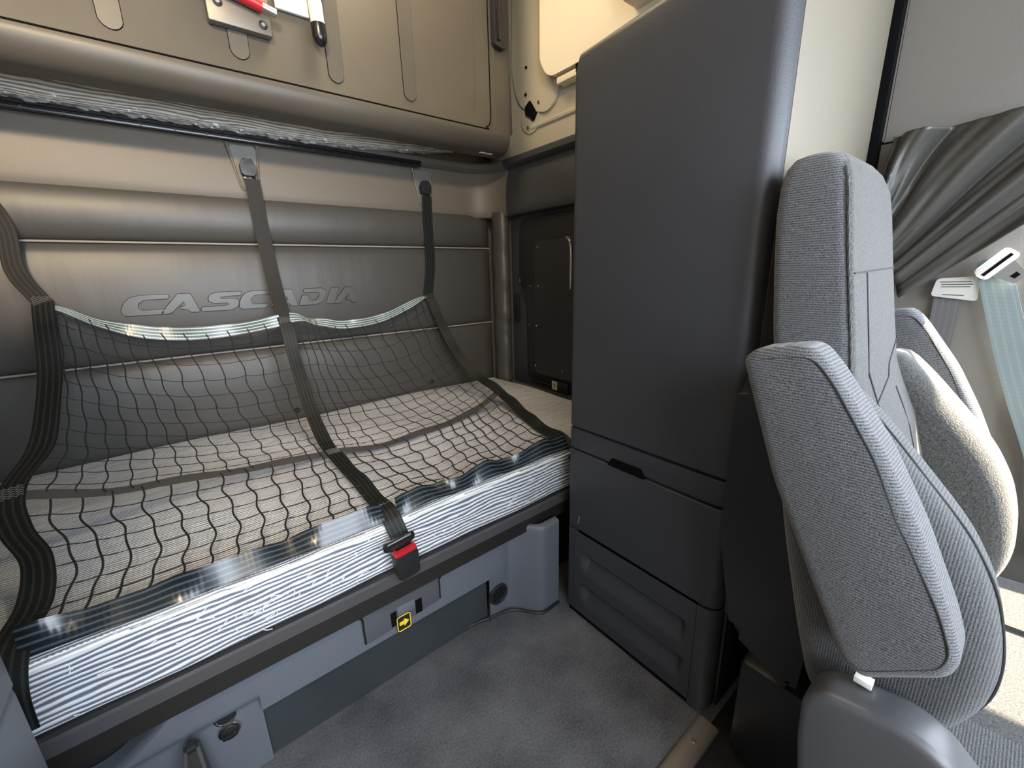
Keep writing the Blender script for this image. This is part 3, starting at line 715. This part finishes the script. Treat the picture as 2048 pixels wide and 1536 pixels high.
# bottom web
Q1 = [(-.295, .915, .548), (-.20, .905, .545), (-.08, .902, .545), (.04, .900, .543), (.16, .900, .544), (.30, .900, .543)]
Q2 = [(.335, .900, .543), (.43, .898, .552), (.52, .902, .540), (.62, .896, .553), (.72, .902, .540), (.82, .898, .552), (.95, .905, .545)]
def bot_ruf(ph): return lambda s, u: (.014*math.sin(s*26+ph)+.007*math.sin(s*57+ph*2))*(u+.5)
build('bottom_web', ribbon(Q1, [(0, .50, .85), (0, .8, .6), (0, .45, .9), (0, .75, .65), (0, .5, .85), (0, .7, .7)], [.052, .044, .050, .042, .048, .044], nw=6, ruffle=bot_ruf(.3)), m_webbot, net)
build('bottom_web', ribbon(Q2, [(0, .4, .9), (0, .8, .6), (0, .35, .9), (0, .8, .6), (0, .35, .9), (0, .7, .7), (0, .5, .8)], [.048, .050, .040, .052, .040, .052, .050], nw=6, ruffle=bot_ruf(1.7)), m_webbot, net)
bm = bmesh.new(); i = -.29
while i < .95:
    if not (.29 < i < .35): tube(bm, [(i, .8845, .5235), (i+.004, .8845, .5235)], .0009, 4)
    i += .008
s_ = build('hem_stitching', bm, m_stitch, net); s_['kind'] = 'stuff'
# cords
def interp(P, t):
    t = min(max(t, 0), 1)*(len(P)-1); k = min(int(t), len(P)-2); return P[k].lerp(P[k+1], t-k)
def bay(A_, ia, B_, ib, top, bottom, n, rows, amp, r, name):
    """A_, B_ strap curves from index ia0 to ia1; top/bottom curves"""
    A = A_[ia[0]*10:ia[1]*10+1]; B = B_[ib[0]*10:ib[1]*10+1]; top = catmull(top, 8); bottom = catmull(bottom, 8)
    def P(u, v):
        a, b = interp(A, v), interp(B, v); c, d = interp(top, u), interp(bottom, u)
        bl = a.lerp(b, u)
        corner = (A[0]*(1-u)+B[0]*u)*(1-v)+(A[-1]*(1-u)+B[-1]*u)*v
        p = bl+(c*(1-v)+d*v)-corner
        p.z = max(p.z, .5235); return p
    bm = bmesh.new()
    ks = rows*6
    for i in range(1, n):
        u = i/n; pts = []
        off = [random.uniform(-.35, .35) for _ in range(rows+2)]
        for k in range(ks+1):
            v = k/ks; q = v*rows; zz = ((int(q) % 2)*2-1)*(1 if int(q)+1 else 1)
            w = amp*math.sin(PI*q)+off[min(int(q), rows)]*amp*math.sin(PI*(q-int(q)))
            pts.append(P(min(1, max(0, u+w/n)), v))
        tube(bm, pts, r, 5)
    for k in range(1, rows):
        v = k/rows; pts = []
        o2 = [random.uniform(-.12, .12) for _ in range(n+2)]
        for j in range(n*4+1):
            u = j/(n*4); q = u*n; f = q-int(q)
            vv = v+(.05*math.sin(PI*f)+o2[int(q)]*.5*(1-f)+o2[min(int(q)+1, n)]*.5*f)/rows
            pts.append(P(u, min(1, max(0, vv)))-Vector((0, 0, .001)))
        tube(bm, pts, r*.55, 5)
    o = build(name, bm, m_cord, net); o['kind'] = 'stuff'; return o
bay(LpU, (3, 6), MpU, (3, 6), T1, B1, 14, 12, .07, .00180, 'netting')
bay(MpU, (3, 6), RpU, (3, 6), T2, B2, 14, 12, .07, .00180, 'netting')
bay(LpU, (6, 10), MpU, (6, 9), B1, [(-.295, .925, .550), (-.20, .925, .550), (-.08, .925, .550), (.04, .925, .55), (.16, .925, .55), (.30, .922, .55)], 13, 7, .09, .0022, 'netting')
bay(MpU, (6, 9), RpU, (6, 9), B2, [(.335, .922, .548), (.43, .925, .556), (.52, .925, .54), (.62, .925, .556), (.72, .925, .54), (.82, .925, .55), (.95, .925, .548)], 13, 7, .09, .0022, 'netting')
# tongue at bottom of the middle strap
bm = bmesh.new(); c = Vector((.326, .862, .478))
out = rounded([(-.040, -.008), (-.040, .014), (-.026, .014), (-.026, .004), (.026, .004), (.026, .014), (.040, .014), (.040, -.008), (.014, -.016), (-.014, -.016)], .006)
prism(bm, [(c.x+a, c.z+b) for a, b in out], 'y', c.y-.002, c.y+.002, .001); tilt(bm)
tg = build('tongue_plate', bm, m_gloss, net)
bm = bmesh.new(); tube(bm, [(c.x-.030, c.y-.002, c.z+.010), (c.x+.030, c.y-.002, c.z+.010)], .0042, 8); tilt(bm); build('tongue_bar', bm, m_gloss, tg)
build('tongue_blade', tilt(mbox((c.x-.012, c.y-.001, .452), (c.x+.012, c.y+.001, .470))), m_chrome, tg)

# ------------------------------------------------------------------ right wall between bunk levels: luggage door
ld = thing('side_hatch', 'black baggage hatch with screwed cover plate in the right wall beside the bunk', 'hatch')
def xprism(poly, x0, x1, bev=.003, seg=2): return prism(bmesh.new(), poly, 'x', x0, x1, bev, seg)
build('hatch_surround', xprism([(.82, .50), (.82, 1.375), (1.80, 1.375), (1.80, .50)], 1.448, 1.459), m_cab, ld)
build('door_leaf', xprism(rounded([(.90, .53), (.90, 1.352), (1.708, 1.352), (1.725, 1.03), (1.665, .95), (1.665, .53)], .05), 1.436, 1.450, .004), m_black, ld)
R_ = rounded([(.90, .53), (.90, 1.352), (1.708, 1.352), (1.725, 1.03), (1.665, .95), (1.665, .53)], .05)
bm = bmesh.new(); tube(bm, [(1.437, a, b) for a, b in R_+[R_[0]]], .004, 6, False); build('door_seal', bm, m_gloss, ld)
build('cover_plate', xprism(rounded([(1.30, .58), (1.30, 1.245), (1.60, 1.245), (1.60, .58)], .03), 1.428, 1.438, .003), m_black, ld)
for y, z in ((1.575, 1.215), (1.36, 1.245), (1.57, 1.03), (1.64, 1.03), (1.585, .83), (1.65, .83), (1.595, .62), (1.40, .62)):
    bm = bmesh.new(); disc(bm, (1.4285 if y < 1.6 else 1.437, y, z), (-1, 0, 0), .0042, .002, 10, .003); build('screw', bm, m_steel, ld)
bm = bmesh.new(); tube(bm, catmull([(1.42, 1.37, 1.245), (1.405, 1.335, 1.222), (1.403, 1.325, 1.17), (1.403, 1.325, 1.06), (1.415, 1.335, 1.02)], 6), .006, 8)
b_ = build('bright_edge_bar', bm, m_alu, ld); b_['label'] = 'bright metal edge bar'
lt = build('paddle_latch', xprism(rounded([(1.735, .84), (1.735, .985), (1.775, .985), (1.775, .84)], .008), 1.438, 1.449), m_dark, ld)
build('latch_lever', xprism(rounded([(1.748, .85), (1.748, .972), (1.765, .972), (1.765, .85)], .006), 1.430, 1.441), m_gloss, lt)
st = tag(bpy.data.objects.new('warning_sticker', None), 'small white warning sticker with running figure low on the side hatch', 'sticker'); COL.objects.link(st)
build('sticker_sheet', mbox((1.4265, 1.36, .515), (1.4278, 1.47, .562)), m_dark, st)
build('sticker_symbol_field', mbox((1.4255, 1.432, .517), (1.4266, 1.468, .560)), m_paper, st)
bm = bmesh.new()
for a, b in (((1.452, .528), (1.449, .540)), ((1.449, .540), (1.446, .550)), ((1.449, .540), (1.441, .536)), ((1.449, .546), (1.459, .544)), ((1.449, .540), (1.456, .532)), ((1.449, .548), (1.442, .544))):
    tube(bm, [(1.425, *a), (1.425, *b)], .0010, 5)
disc(bm, (1.4256, 1.445, .553), (-1, 0, 0), .0024, .0006, 10)
build('running_figure', bm, m_line, st)
build('ledge_block', mbox((1.368, .86, .40), (1.447, 1.30, .50), .01), m_dark, ld)

# ------------------------------------------------------------------ cream wall fittings
cw = thing('cream_side_panel', 'cream painted sheet-metal liner above the right end of the bunk', 'wall panel')
build('liner_sheet', xprism([(.80, 1.640), (.80, 2.50), (1.96, 2.50), (1.96, 1.640)], 1.446, 1.459, .002), m_cream, cw)
bm = bmesh.new(); prism(bm, rounded([(1.70, 1.84), (1.52, 1.78), (1.46, 1.80), (1.40, 1.93), (.85, 1.96), (.85, 2.48), (1.72, 2.48), (1.75, 2.0)], .05), 'x', 1.434, 1.447, .008, 4)
build('raised_gusset', bm, m_cream, cw)
bm = bmesh.new(); prism(bm, rounded([(1.93, 1.66), (1.80, 1.69), (1.78, 1.76), (1.80, 2.3), (1.93, 2.3)], .03), 'x', 1.425, 1.447, .008, 4); build('corner_gusset', bm, m_cream, cw)
bm = bmesh.new(); tube(bm, catmull([(1.446, 1.62, 1.745), (1.446, 1.40, 1.745), (1.446, 1.1, 1.75), (1.446, .85, 1.75)], 5), .012, 8); build('pressed_bead', bm, m_cream, cw)
bm = bmesh.new(); prism(bm, rounded([(1.655, 1.86), (1.70, 1.77), (1.64, 1.715), (1.57, 1.735), (1.56, 1.80), (1.60, 1.87)], .03), 'x', 1.439, 1.4475, .002)
build('dished_plate', bm, mat('darker_cream_plate', (.42, .39, .31), .45), cw)  # plate a little darker than the cream liner
bm = bmesh.new(); prism(bm, rounded([(1.655, 1.835), (1.62, 1.855), (1.60, 1.83), (1.575, 1.795), (1.60, 1.765), (1.625, 1.79), (1.65, 1.80)], .008), 'x', 1.430, 1.440); build('cut_hole', bm, m_line, cw)
for y, z, mm in ((1.56, 1.83, m_steel), (1.635, 1.748, m_alu), (1.648, 1.885, m_line), (1.642, 1.99, m_line)):
    bm = bmesh.new(); disc(bm, (1.433, y, z), (-1, 0, 0), .0065, .004, 14); build('bolt', bm, mm, cw)
wp = thing('ivory_cupboard_side', 'smooth ivory panel mounted on the cream liner above the tall cabinet', 'panel')
bm = bmesh.new(); prism(bm, rounded([(1.485, 2.48), (1.490, 1.95), (1.455, 1.892), (1.418, 1.872), (1.10, 1.872), (.86, 1.872), (.86, 2.48)], .02), 'x', 1.375, 1.434, .012, 4)
build('panel_shell', bm, m_ivory, wp)
build('lower_lip', mbox((1.385, 1.02, 1.838), (1.434, 1.40, 1.862), .003), m_ivory, wp)
build('lip_slot', mbox((1.380, 1.14, 1.846), (1.386, 1.29, 1.872)), m_line, wp)
bm = bmesh.new(); prism(bm, rounded([(1.05, 2.06), (1.04, 2.48), (.62, 2.48), (.60, 1.93), (1.02, 1.93)], .02), 'x', 1.30, 1.380, .012, 4); build('upper_pod', bm, m_ivory, wp)
build('pod_opening', xprism(rounded([(.99, 2.07), (1.0, 2.2), (.80, 2.2), (.78, 2.06)], .01), 1.294, 1.303), m_line, wp)

# ------------------------------------------------------------------ tall cabinet (right)
cb = thing('tall_cabinet', 'tall charcoal plastic cabinet with drawer between bunk and passenger seat', 'cabinet')
CX = .847
def face_panel(y0, y1, z0, z1, x0=CX, dep=.03, r=.012, corner=True, notch=None):
    """front panel on the aisle side whose front vertical edge wraps round the corner (plan outline)"""
    plan = [(x0+dep, y1), (x0+.012, y1), (x0+.004, y1-.006), (x0, y1-.02)]
    R = .030
    for i in range(9):
        a = math.radians(180+90*i/8); plan.append((x0+R+R*math.cos(a), y0+R+R*math.sin(a)))
    plan += [(x0+R+.012, y0), (x0+R+.012, y0+.02), (x0+dep+.03, y0+.06)]
    return plan
def plan_prism(plan, z0, z1, bev=.004):
    return prism(bmesh.new(), plan, 'z', z0, z1, bev, 3)
build('carcass', mbox((CX+.020, .345, .02), (1.20, .80, 1.57), .01), m_line, cb)
# upper door with curved top corner: extrude the side outline across, then wrap front corner
bm = bmesh.new(); plan = face_panel(.326, .800, 0, 0)
def topz(y): return 1.600-.055*max(0, (y-.745)/.055)**2+.012*max(0, (.745-y)/.4)
rows = []
zs = [.657, .661]+[.70+.9*i/20 for i in range(21)]
for z in zs:
    f = (z-.657)/(1.60-.657)
    row = []
    for (px, py) in plan:
        zz = .657+(topz(py)-.657)*f
        ins = .004 if z == .657 else 0
        row.append((px+ins, py, zz))
    rows.append(row)
grid(bm, rows)
# rounded top lip
last = rows[-1]
lip = []
for k in range(1, 7):
    a = k/6*PI/2; r = .028
    lip.append([(p[0]+r*(1-math.cos(a)), p[1]-(0.0), p[2]-0+r*math.sin(a)*.8) for p in last])
bm2rows = [last]+lip+[[(p[0]+.30, p[1], p[2]+.022) for p in last]]
grid(bm, bm2rows); grid(bm, [rows[0], [(p[0]+.03, p[1], p[2]) for p in rows[0]]])
bmesh.ops.remove_doubles(bm, verts=bm.verts, dist=.00001)
build('cabinet_door', bm, m_cab, cb, ang=40)
build('handle_strip', plan_prism(face_panel(.328, .803, 0, 0, CX+.002), .589, .651), m_cab, cb)
dr = build('drawer', plan_prism(face_panel(.326, .803, 0, 0, CX), .323, .583), m_cab, cb)
bm = xprism(rounded([(.535, .582), (.548, .606), (.640, .606), (.655, .582)], .006), CX-.0012, CX+.02, 0); build('finger_notch', bm, m_line, dr)
bm = bmesh.new(); tube(bm, [(CX-.0005, .757, .345), (CX-.0005, .752, .372)], .0014, 5); s_ = build('scuff', bm, m_stitch, dr); s_['label'] = 'pale scuff mark'
# base with two recessed grooves
bm = bmesh.new(); ys = [.372+.40*i/56 for i in range(57)]; rows = []
def gro(y, z):
    d = 0
    for zc in (.215, .100):
        a = sm(.395, .412, y)*(1-sm(.722, .742, y)); h = (z-zc)
        prof_ = sm(-.045, .010, h)*(1-sm(.024, .034, h)) if True else 0
        d = max(d, .020*a*prof_)
    return d
for k in range(71):
    z = .02+.296*k/70; rows.append([(CX+gro(y, z), y, z) for y in ys])
grid(bm, rows); build('base_front', bm, m_cab, cb, ang=60)
pl = [p for p in face_panel(.328, .803, 0, 0, CX)]
bm = bmesh.new(); prism(bm, [(CX+.03, .803), (CX+.012, .803), (CX+.003, .797), (CX, .785), (CX, .771), (CX+.03, .771)], 'z', .02, .316); build('base_rear_edge', bm, m_cab, cb)
bm = bmesh.new(); R = .030
prism(bm, [(CX+.03, .373), (CX, .373)]+[(CX+R+R*math.cos(math.radians(180+90*i/8)), .328+R+R*math.sin(math.radians(180+90*i/8))) for i in range(9)]+[(CX+.042, .328), (CX+.042, .35)], 'z', .01, .316); build('base_front_edge', bm, m_cab, cb)
build('kick_plate', mbox((CX+.006, .36, 0), (1.0, .795, .025)), m_line, cb)
# side panel facing forward
bm = bmesh.new(); prism(bm, rounded([(CX+.045, 0.0), (CX+.045, 1.62), (1.0, 2.50), (1.388, 2.50), (1.388, 0.0)], .01), 'y', .326, .36, .003)
build('side_panel', bm, mat('taupe_grained_side', (.180, .156, .118), .5, bump=(420, .3, .0006, 'voronoi')), cb)
bm = bmesh.new(); prism(bm, rounded([(CX+.045, .005), (CX+.045, .31), (1.388, .48), (1.388, .005)], .01), 'y', .320, .33, .003); build('side_kick', bm, m_dark, cb)
bm = bmesh.new(); tube(bm, [(CX+.0425, .330, .01), (CX+.0425, .330, 1.60)], .003, 5); build('corner_gap', bm, m_line, cb)

# left cabinet (mirror, only its edge is in frame)
lc = thing('left_cabinet', 'grey plastic cabinet at the left edge of the frame beside the bunk', 'cabinet')
LXc = -.252
def lplan(y0, y1, x): return [(-.84, y0), (x-.02, y0), (x-.006, y0+.006), (x, y0+.02), (x, y1-.02), (x-.006, y1-.006), (x-.02, y1), (-.84, y1)]
build('upper_body', plan_prism(lplan(.32, .752, LXc), .600, 1.58), m_lgrey, lc)
build('lower_body', plan_prism(lplan(.325, .757, LXc-.003), .02, .590), m_lgrey, lc)
build('body_gap', mbox((-.83, .335, .0), (LXc-.012, .745, 1.5)), m_line, lc)

# ------------------------------------------------------------------ passenger seat
se = thing('passenger_seat', 'grey fabric passenger seat with high back and both armrests folded up', 'seat')
def loft(secs, r=.03, n=6):
    bm = bmesh.new(); rings = []
    for (z, xl, xr, yf, yb, rr) in secs:
        rings.append([bm.verts.new((x, y, z)) for x, y in rrect(xl, yf, xr, yb, min(rr, (xr-xl)*.49, (yb-yf)*.49), n)])
    k = len(rings[0])
    for a, b in zip(rings, rings[1:]):
        for i in range(k): bm.faces.new((a[i], a[(i+1) % k], b[(i+1) % k], b[i]))
    bm.faces.new(rings[0][::-1]); bm.faces.new(rings[-1]); return bm
secs = [(.43, .74, 1.14, .02, .125, .03), (.55, .73, 1.15, .045, .165, .03), (.70, .74, 1.14, .068, .205, .03), (.82, .76, 1.12, .105, .240, .025), (.92, .785, 1.105, .150, .265, .02),
        (1.0, .795, 1.095, .165, .280, .018), (1.10, .797, 1.092, .183, .292, .018), (1.18, .800, 1.085, .196, .300, .02), (1.222, .803, 1.072, .203, .300, .02), (1.248, .808, 1.045, .212, .297, .022), (1.262, .815, 1.015, .222, .290, .025), (1.268, .83, .98, .235, .28, .02)]
sec2 = []
for a, b in zip(secs, secs[1:]):
    for j in range(3): sec2.append(tuple(a[i]+(b[i]-a[i])*j/3 for i in range(6)))
sec2.append(secs[-1])
bm = loft(sec2)
for f in bm.faces:
    if f.normal.dot(Vector((0, -1, .2))) > .55: f.material_index = 1
bmesh.ops.recalc_face_normals(bm, faces=bm.faces[:])
for f in bm.faces: f.material_index = 1 if f.normal.y < -.6 else 0
br = build('backrest', bm, [m_seat, m_seatf], se, ang=50)
def yfr(z):
    for a, b in zip(secs, secs[1:]):
        if a[0] <= z <= b[0]:
            t = (z-a[0])/(b[0]-a[0]); return a[3]+(b[3]-a[3])*t, a[1]+(b[1]-a[1])*t, a[2]+(b[2]-a[2])*t
    return secs[-1][3], secs[-1][1], secs[-1][2]
m_seam = mat('seam_thread', (.035, .035, .036), .9)
bm = bmesh.new()
tube(bm, [(yfr(z)[1]+.004, yfr(z)[0]+.004, z) for z in [.46+.02*i for i in range(40)]], .0018, 6); build('front_piping', bm, m_seatx, br)
def seamx(z0, z1, f0, f1, r=.0013):
    bm = bmesh.new(); pts = []
    for i in range(13):
        t = i/12; z = z0+(z1-z0)*t; y, xl, xr = yfr(z); f = f0+(f1-f0)*t; pts.append((xl+.01+(xr-xl-.02)*f, y-.0005, z))
    tube(bm, pts, r, 5); build('seam', bm, m_seam, br)
seamx(1.085, 1.09, .02, .98); seamx(.44, 1.085, .22, .28); seamx(.44, .88, .66, .70); seamx(.86, .90, .0, .62); seamx(.90, .96, .62, 1)
def pillow(P_, x0, x1, r, n=6, dome=0.0):
    """smooth outline in the y,z plane swept from x0 to x1 with fully rounded rims of radius r"""
    P_ = [Vector(p) for p in P_]; k = len(P_)
    ar = sum(P_[i].x*P_[(i+1) % k].y-P_[(i+1) % k].x*P_[i].y for i in range(k)); sg = 1 if ar > 0 else -1
    N_ = []
    for i in range(k):
        t = (P_[(i+1) % k]-P_[i-1]).normalized(); N_.append(Vector((-t.y, t.x))*sg)
    bm = bmesh.new(); rings = []
    st = [(r*(1-math.cos(PI/2*i/n)), r*(1-math.sin(PI/2*i/n))) for i in range(n+1)]
    st = [(x0+a, b) for a, b in st]+[(x1-a, b) for a, b in st[::-1]]
    cen = sum(P_, Vector((0, 0)))/k
    for xx, ins in st:
        rings.append([bm.verts.new((xx, *(p+q*ins))) for p, q in zip(P_, N_)])
    for a, b in zip(rings, rings[1:]):
        for i in range(k): bm.faces.new((a[i], a[(i+1) % k], b[(i+1) % k], b[i]))
    for ring, sx in ((rings[0], -1), (rings[-1], 1)):
        prev = ring
        for f in (.25, .5, .75):
            cur = [bm.verts.new((ring[0].co.x+sx*dome*(1-(1-f)**2), *(Vector((v.co.y, v.co.z)).lerp(cen, f)))) for v in ring]
            for i in range(k): bm.faces.new((prev[i], prev[(i+1) % k], cur[(i+1) % k], cur[i]))
            prev = cur
        bm.faces.new(prev)
    return bm
# bolsters
nb = [(.150, .935), (.098, .885), (.042, .820), (.012, .785), (-.010, .755), (-.038, .702), (-.055, .642), (-.062, .590), (-.058, .540), (-.035, .478), (.0, .452), (.055, .418), (.120, .42), (.150, .52), (.185, .66), (.215, .80), (.215, .90)]
def bolster(x0, x1, name='side_bolster'):
    bm = pillow(rounded(nb, .03, 3), x0, x1, .040 if name == 'side_bolster' else .03, dome=.006)
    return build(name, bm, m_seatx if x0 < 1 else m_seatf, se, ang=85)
b1 = bolster(.685, .800); b1['label'] = 'near side bolster with piping'
bm = bmesh.new(); P_ = catmull([(a+.004, b, 0) for a, b in nb[:10]], 5); tube(bm, [(.728, p.x-.004, p.y) for p in P_], .0018, 6); build('bolster_piping', bm, m_seam, b1)
b2 = bolster(1.070, 1.205); b2['label'] = 'far side bolster lit by the sun'
# armrests
arm = [(.243, .974), (.230, .990), (.164, 1.004), (.139, .977), (.075, .885), (.030, .800), (-.012, .705), (-.025, .665), (-.020, .640), (.049, .577), (.075, .590), (.125, .690), (.185, .812)]
def armrest(x0, x1, lab):
    P_ = rounded(arm, .020, 4); bm = pillow(P_, x0, x1, .016, dome=.003)
    a = build('armrest', bm, m_seat, se, ang=85); a['label'] = lab
    bm = bmesh.new(); c = Vector((sum(p[0] for p in P_)/len(P_), sum(p[1] for p in P_)/len(P_)))
    Q = [Vector(p)+(c-Vector(p)).normalized()*.015 for p in P_][8:52]
    tube(bm, [(x0+.0012, q.x, q.y) for q in Q], .0013, 6, True); build('armrest_seam', bm, m_seam, a)
    return a
armrest(.600, .672, 'near armrest folded up, ribbed grey fabric'); armrest(1.225, 1.295, 'far armrest folded up behind the backrest')
bm = bmesh.new(); tube(bm, [(.74, .14, .62), (1.24, .14, .62)], .012, 12); build('armrest_pivot', bm, m_dark, se)
# back shell
bm = bmesh.new(); prism(bm, rounded([(.26, .40), (.14, .34), (.13, .55), (.20, .80), (.27, .93), (.30, .90), (.30, .6)], .02), 'x', .745, 1.135, .02, 4); build('back_shell', bm, m_dark, se)
# cushion
def cushion(x0, x1, zt, name, material, yb=.06):
    bm = bmesh.new(); prism(bm, rounded([(yb, zt-.02), (yb, .31), (-.52, .29), (-.56, .34), (-.55, zt+.01), (-.50, zt+.03), (-.2, zt)], .03), 'x', x0, x1, .022, 5)
    return build(name, bm, material, se, ang=50)
cushion(.800, 1.095, .445, 'seat_cushion', m_seatf); cushion(.690, .803, .455, 'cushion_bolster', m_seatx); cushion(1.092, 1.27, .455, 'cushion_bolster', m_seatf)
# side cover
bm = pillow(rounded([(.105, .495), (.085, .525), (.0, .545), (-.035, .535), (-.10, .47), (-.50, .36), (-.50, .18), (.06, .18), (.085, .30), (.102, .42)], .02), .600, .665, .012, 4)
build('side_cover', bm, mat('grey_seat_plastic', (.085, .088, .095), .38), se)
build('recline_lever', mbox((.640, .040, .538), (.655, .060, .5475), .001), m_white, se)
build('seat_pedestal', mbox((.82, -.45, 0), (1.25, .26, .27), .02), m_dark, se)  # seat base enlarged beyond need to block sun slipping past under the seat

# ------------------------------------------------------------------ right side: pillar, valance, curtain, belts
va_ = thing('window_valance', 'grey-beige flat valance panel above the gathered curtain', 'valance')
build('valance_panel', xprism(rounded([(.310, 1.382), (.310, 2.5), (-1.05, 2.5), (-1.05, 1.63), (-.10, 1.60), (-.09, 1.392)], .004), 1.425, 1.452, .005), m_cabs, va_)
pi_ = thing('door_pillar', 'grey plastic pillar trim beside the passenger door', 'pillar')
build('pillar_cover', xprism(rounded([(.330, .0), (.330, 1.38), (.055, 1.38), (.025, 1.10), (-.015, .90), (-.06, .60), (-.06, .0)], .02), 1.432, 1.458, .006), m_cabs, pi_)
build('pillar_shadow_gap', mbox((1.400, .311, .0), (1.4585, .362, 2.5)), m_line, pi_)
cu = bmesh.new(); rows = []
NF, NT = 110, 30
for i in range(NF+1):
    s = i/NF                       # across the folds
    lowp = Vector((0, .300-.085*s, 1.24-.225*s))     # gathered rear end (low)
    hi = Vector((0, .285-.46*s, 1.387))
    row = []
    for k in range(NT+1):
        t = k/NT; p = lowp.lerp(hi, t)
        p.z -= .012*math.sin(PI*t)*s
        ph = 2*PI*(3.4*s**.85+.22*math.sin(2.5*t)+.10*math.sin(9*s))
        a = (.010+.016*t)*(1-.35*s)
        w = a*math.sin(ph)+.005*math.sin(2.3*ph+4*t)+.0015*math.sin(5.1*ph+2)
        row.append((1.398+w-.012*t, p.y, p.z))
    rows.append(row)
grid(cu, rows); co = build('curtain', cu, m_curt, ang=80)
tag(co, 'dark vinyl privacy curtain gathered in diagonal folds under the valance', 'curtain')
md_ = co.modifiers.new('thickness', 'SOLIDIFY'); md_.thickness = .002
# door seat belt
sb = thing('seat_belt', 'grey-green shoulder belt hanging by the door with light grey tongue', 'seat belt')
build('belt_webbing', ribbon([(1.402, .075, 1.10), (1.400, .060, 1.05), (1.402, .030, .96), (1.404, .0, .87), (1.405, -.030, .79), (1.405, -.085, .65), (1.40, -.15, .45)], [(0, 1, .05)]*7, [.050, .054, .056, .056, .056, .056, .056], ruffle=lambda s, u: .002*math.sin(s*30)), m_belt, sb)
bm = bmesh.new()
def bp(u, v): # buckle frame in the y,z plane
    return (.0675-.61*u-.79*v, 1.090+.79*u-.61*v)
outl = rounded([bp(-.034, -.016), bp(.034, -.016), bp(.035, .014), bp(-.035, .014)], .010)
prism(bm, outl, 'x', 1.386, 1.394, .003); tp = build('tongue_grip', bm, m_white, sb)
bm = bmesh.new(); prism(bm, [bp(-.028, -.001), bp(.028, -.001), bp(.028, .005), bp(-.028, .005)], 'x', 1.3850, 1.3865); build('grip_slot', bm, m_line, tp)
bm = bmesh.new(); prism(bm, rounded([bp(-.022, .012), bp(.022, .012), bp(.014, .050), bp(-.012, .052)], .006), 'x', 1.388, 1.391); bl = build('tongue_blade', bm, m_steel, sb)
bm = bmesh.new(); prism(bm, [bp(-.006, .034), bp(.007, .034), bp(.006, .043), bp(-.005, .043)], 'x', 1.3872, 1.3882); build('blade_hole', bm, m_line, bl)
ob = thing('lap_belt', 'darker grey belt strip below the white label behind the far armrest', 'seat belt')
build('belt_webbing', ribbon([(1.418, .135, 1.06), (1.418, .130, .98), (1.418, .130, .90), (1.418, .135, .78), (1.418, .14, .60)], [(0, 1, .1)]*5, .046), m_belt2, ob)
lb = thing('belt_label', 'white printed label sewn on the belt under the curtain hem', 'label')
bm = bmesh.new(); prism(bm, rounded([(.160, 1.020), (.155, 1.060), (.088, 1.065), (.082, 1.010)], .008), 'x', 1.408, 1.411); build('label_sheet', bm, m_paper, lb)
bm = bmesh.new()
for k, (y0, y1) in enumerate(((.148, .098), (.146, .095), (.145, .098))): tube(bm, [(1.4075, y0, 1.052-.0055*k), (1.4075, y1, 1.053-.0055*k)], .0008, 4)
tube(bm, [(1.4075, .140, 1.0235), (1.4075, .105, 1.0225)], .0008, 4)
build('label_print', bm, m_dark, lb)

# ------------------------------------------------------------------ threshold strip and small floor bits
ts = thing('threshold_strip', 'worn aluminium threshold strip screwed to the floor at the cabinet foot', 'trim strip')
bm = bmesh.new(); prism(bm, [(.286, .0), (.288, .005), (.296, .008), (.330, .008), (.337, .005), (.338, .0)], 'x', -.25, .845); build('strip', bm, m_alu, ts)
for x in (.775, .40, .0):
    bm = bmesh.new(); disc(bm, (x, .314, .0075), (0, 0, 1), .0065, .0025, 16, .005); build('screw', bm, m_steel, ts)
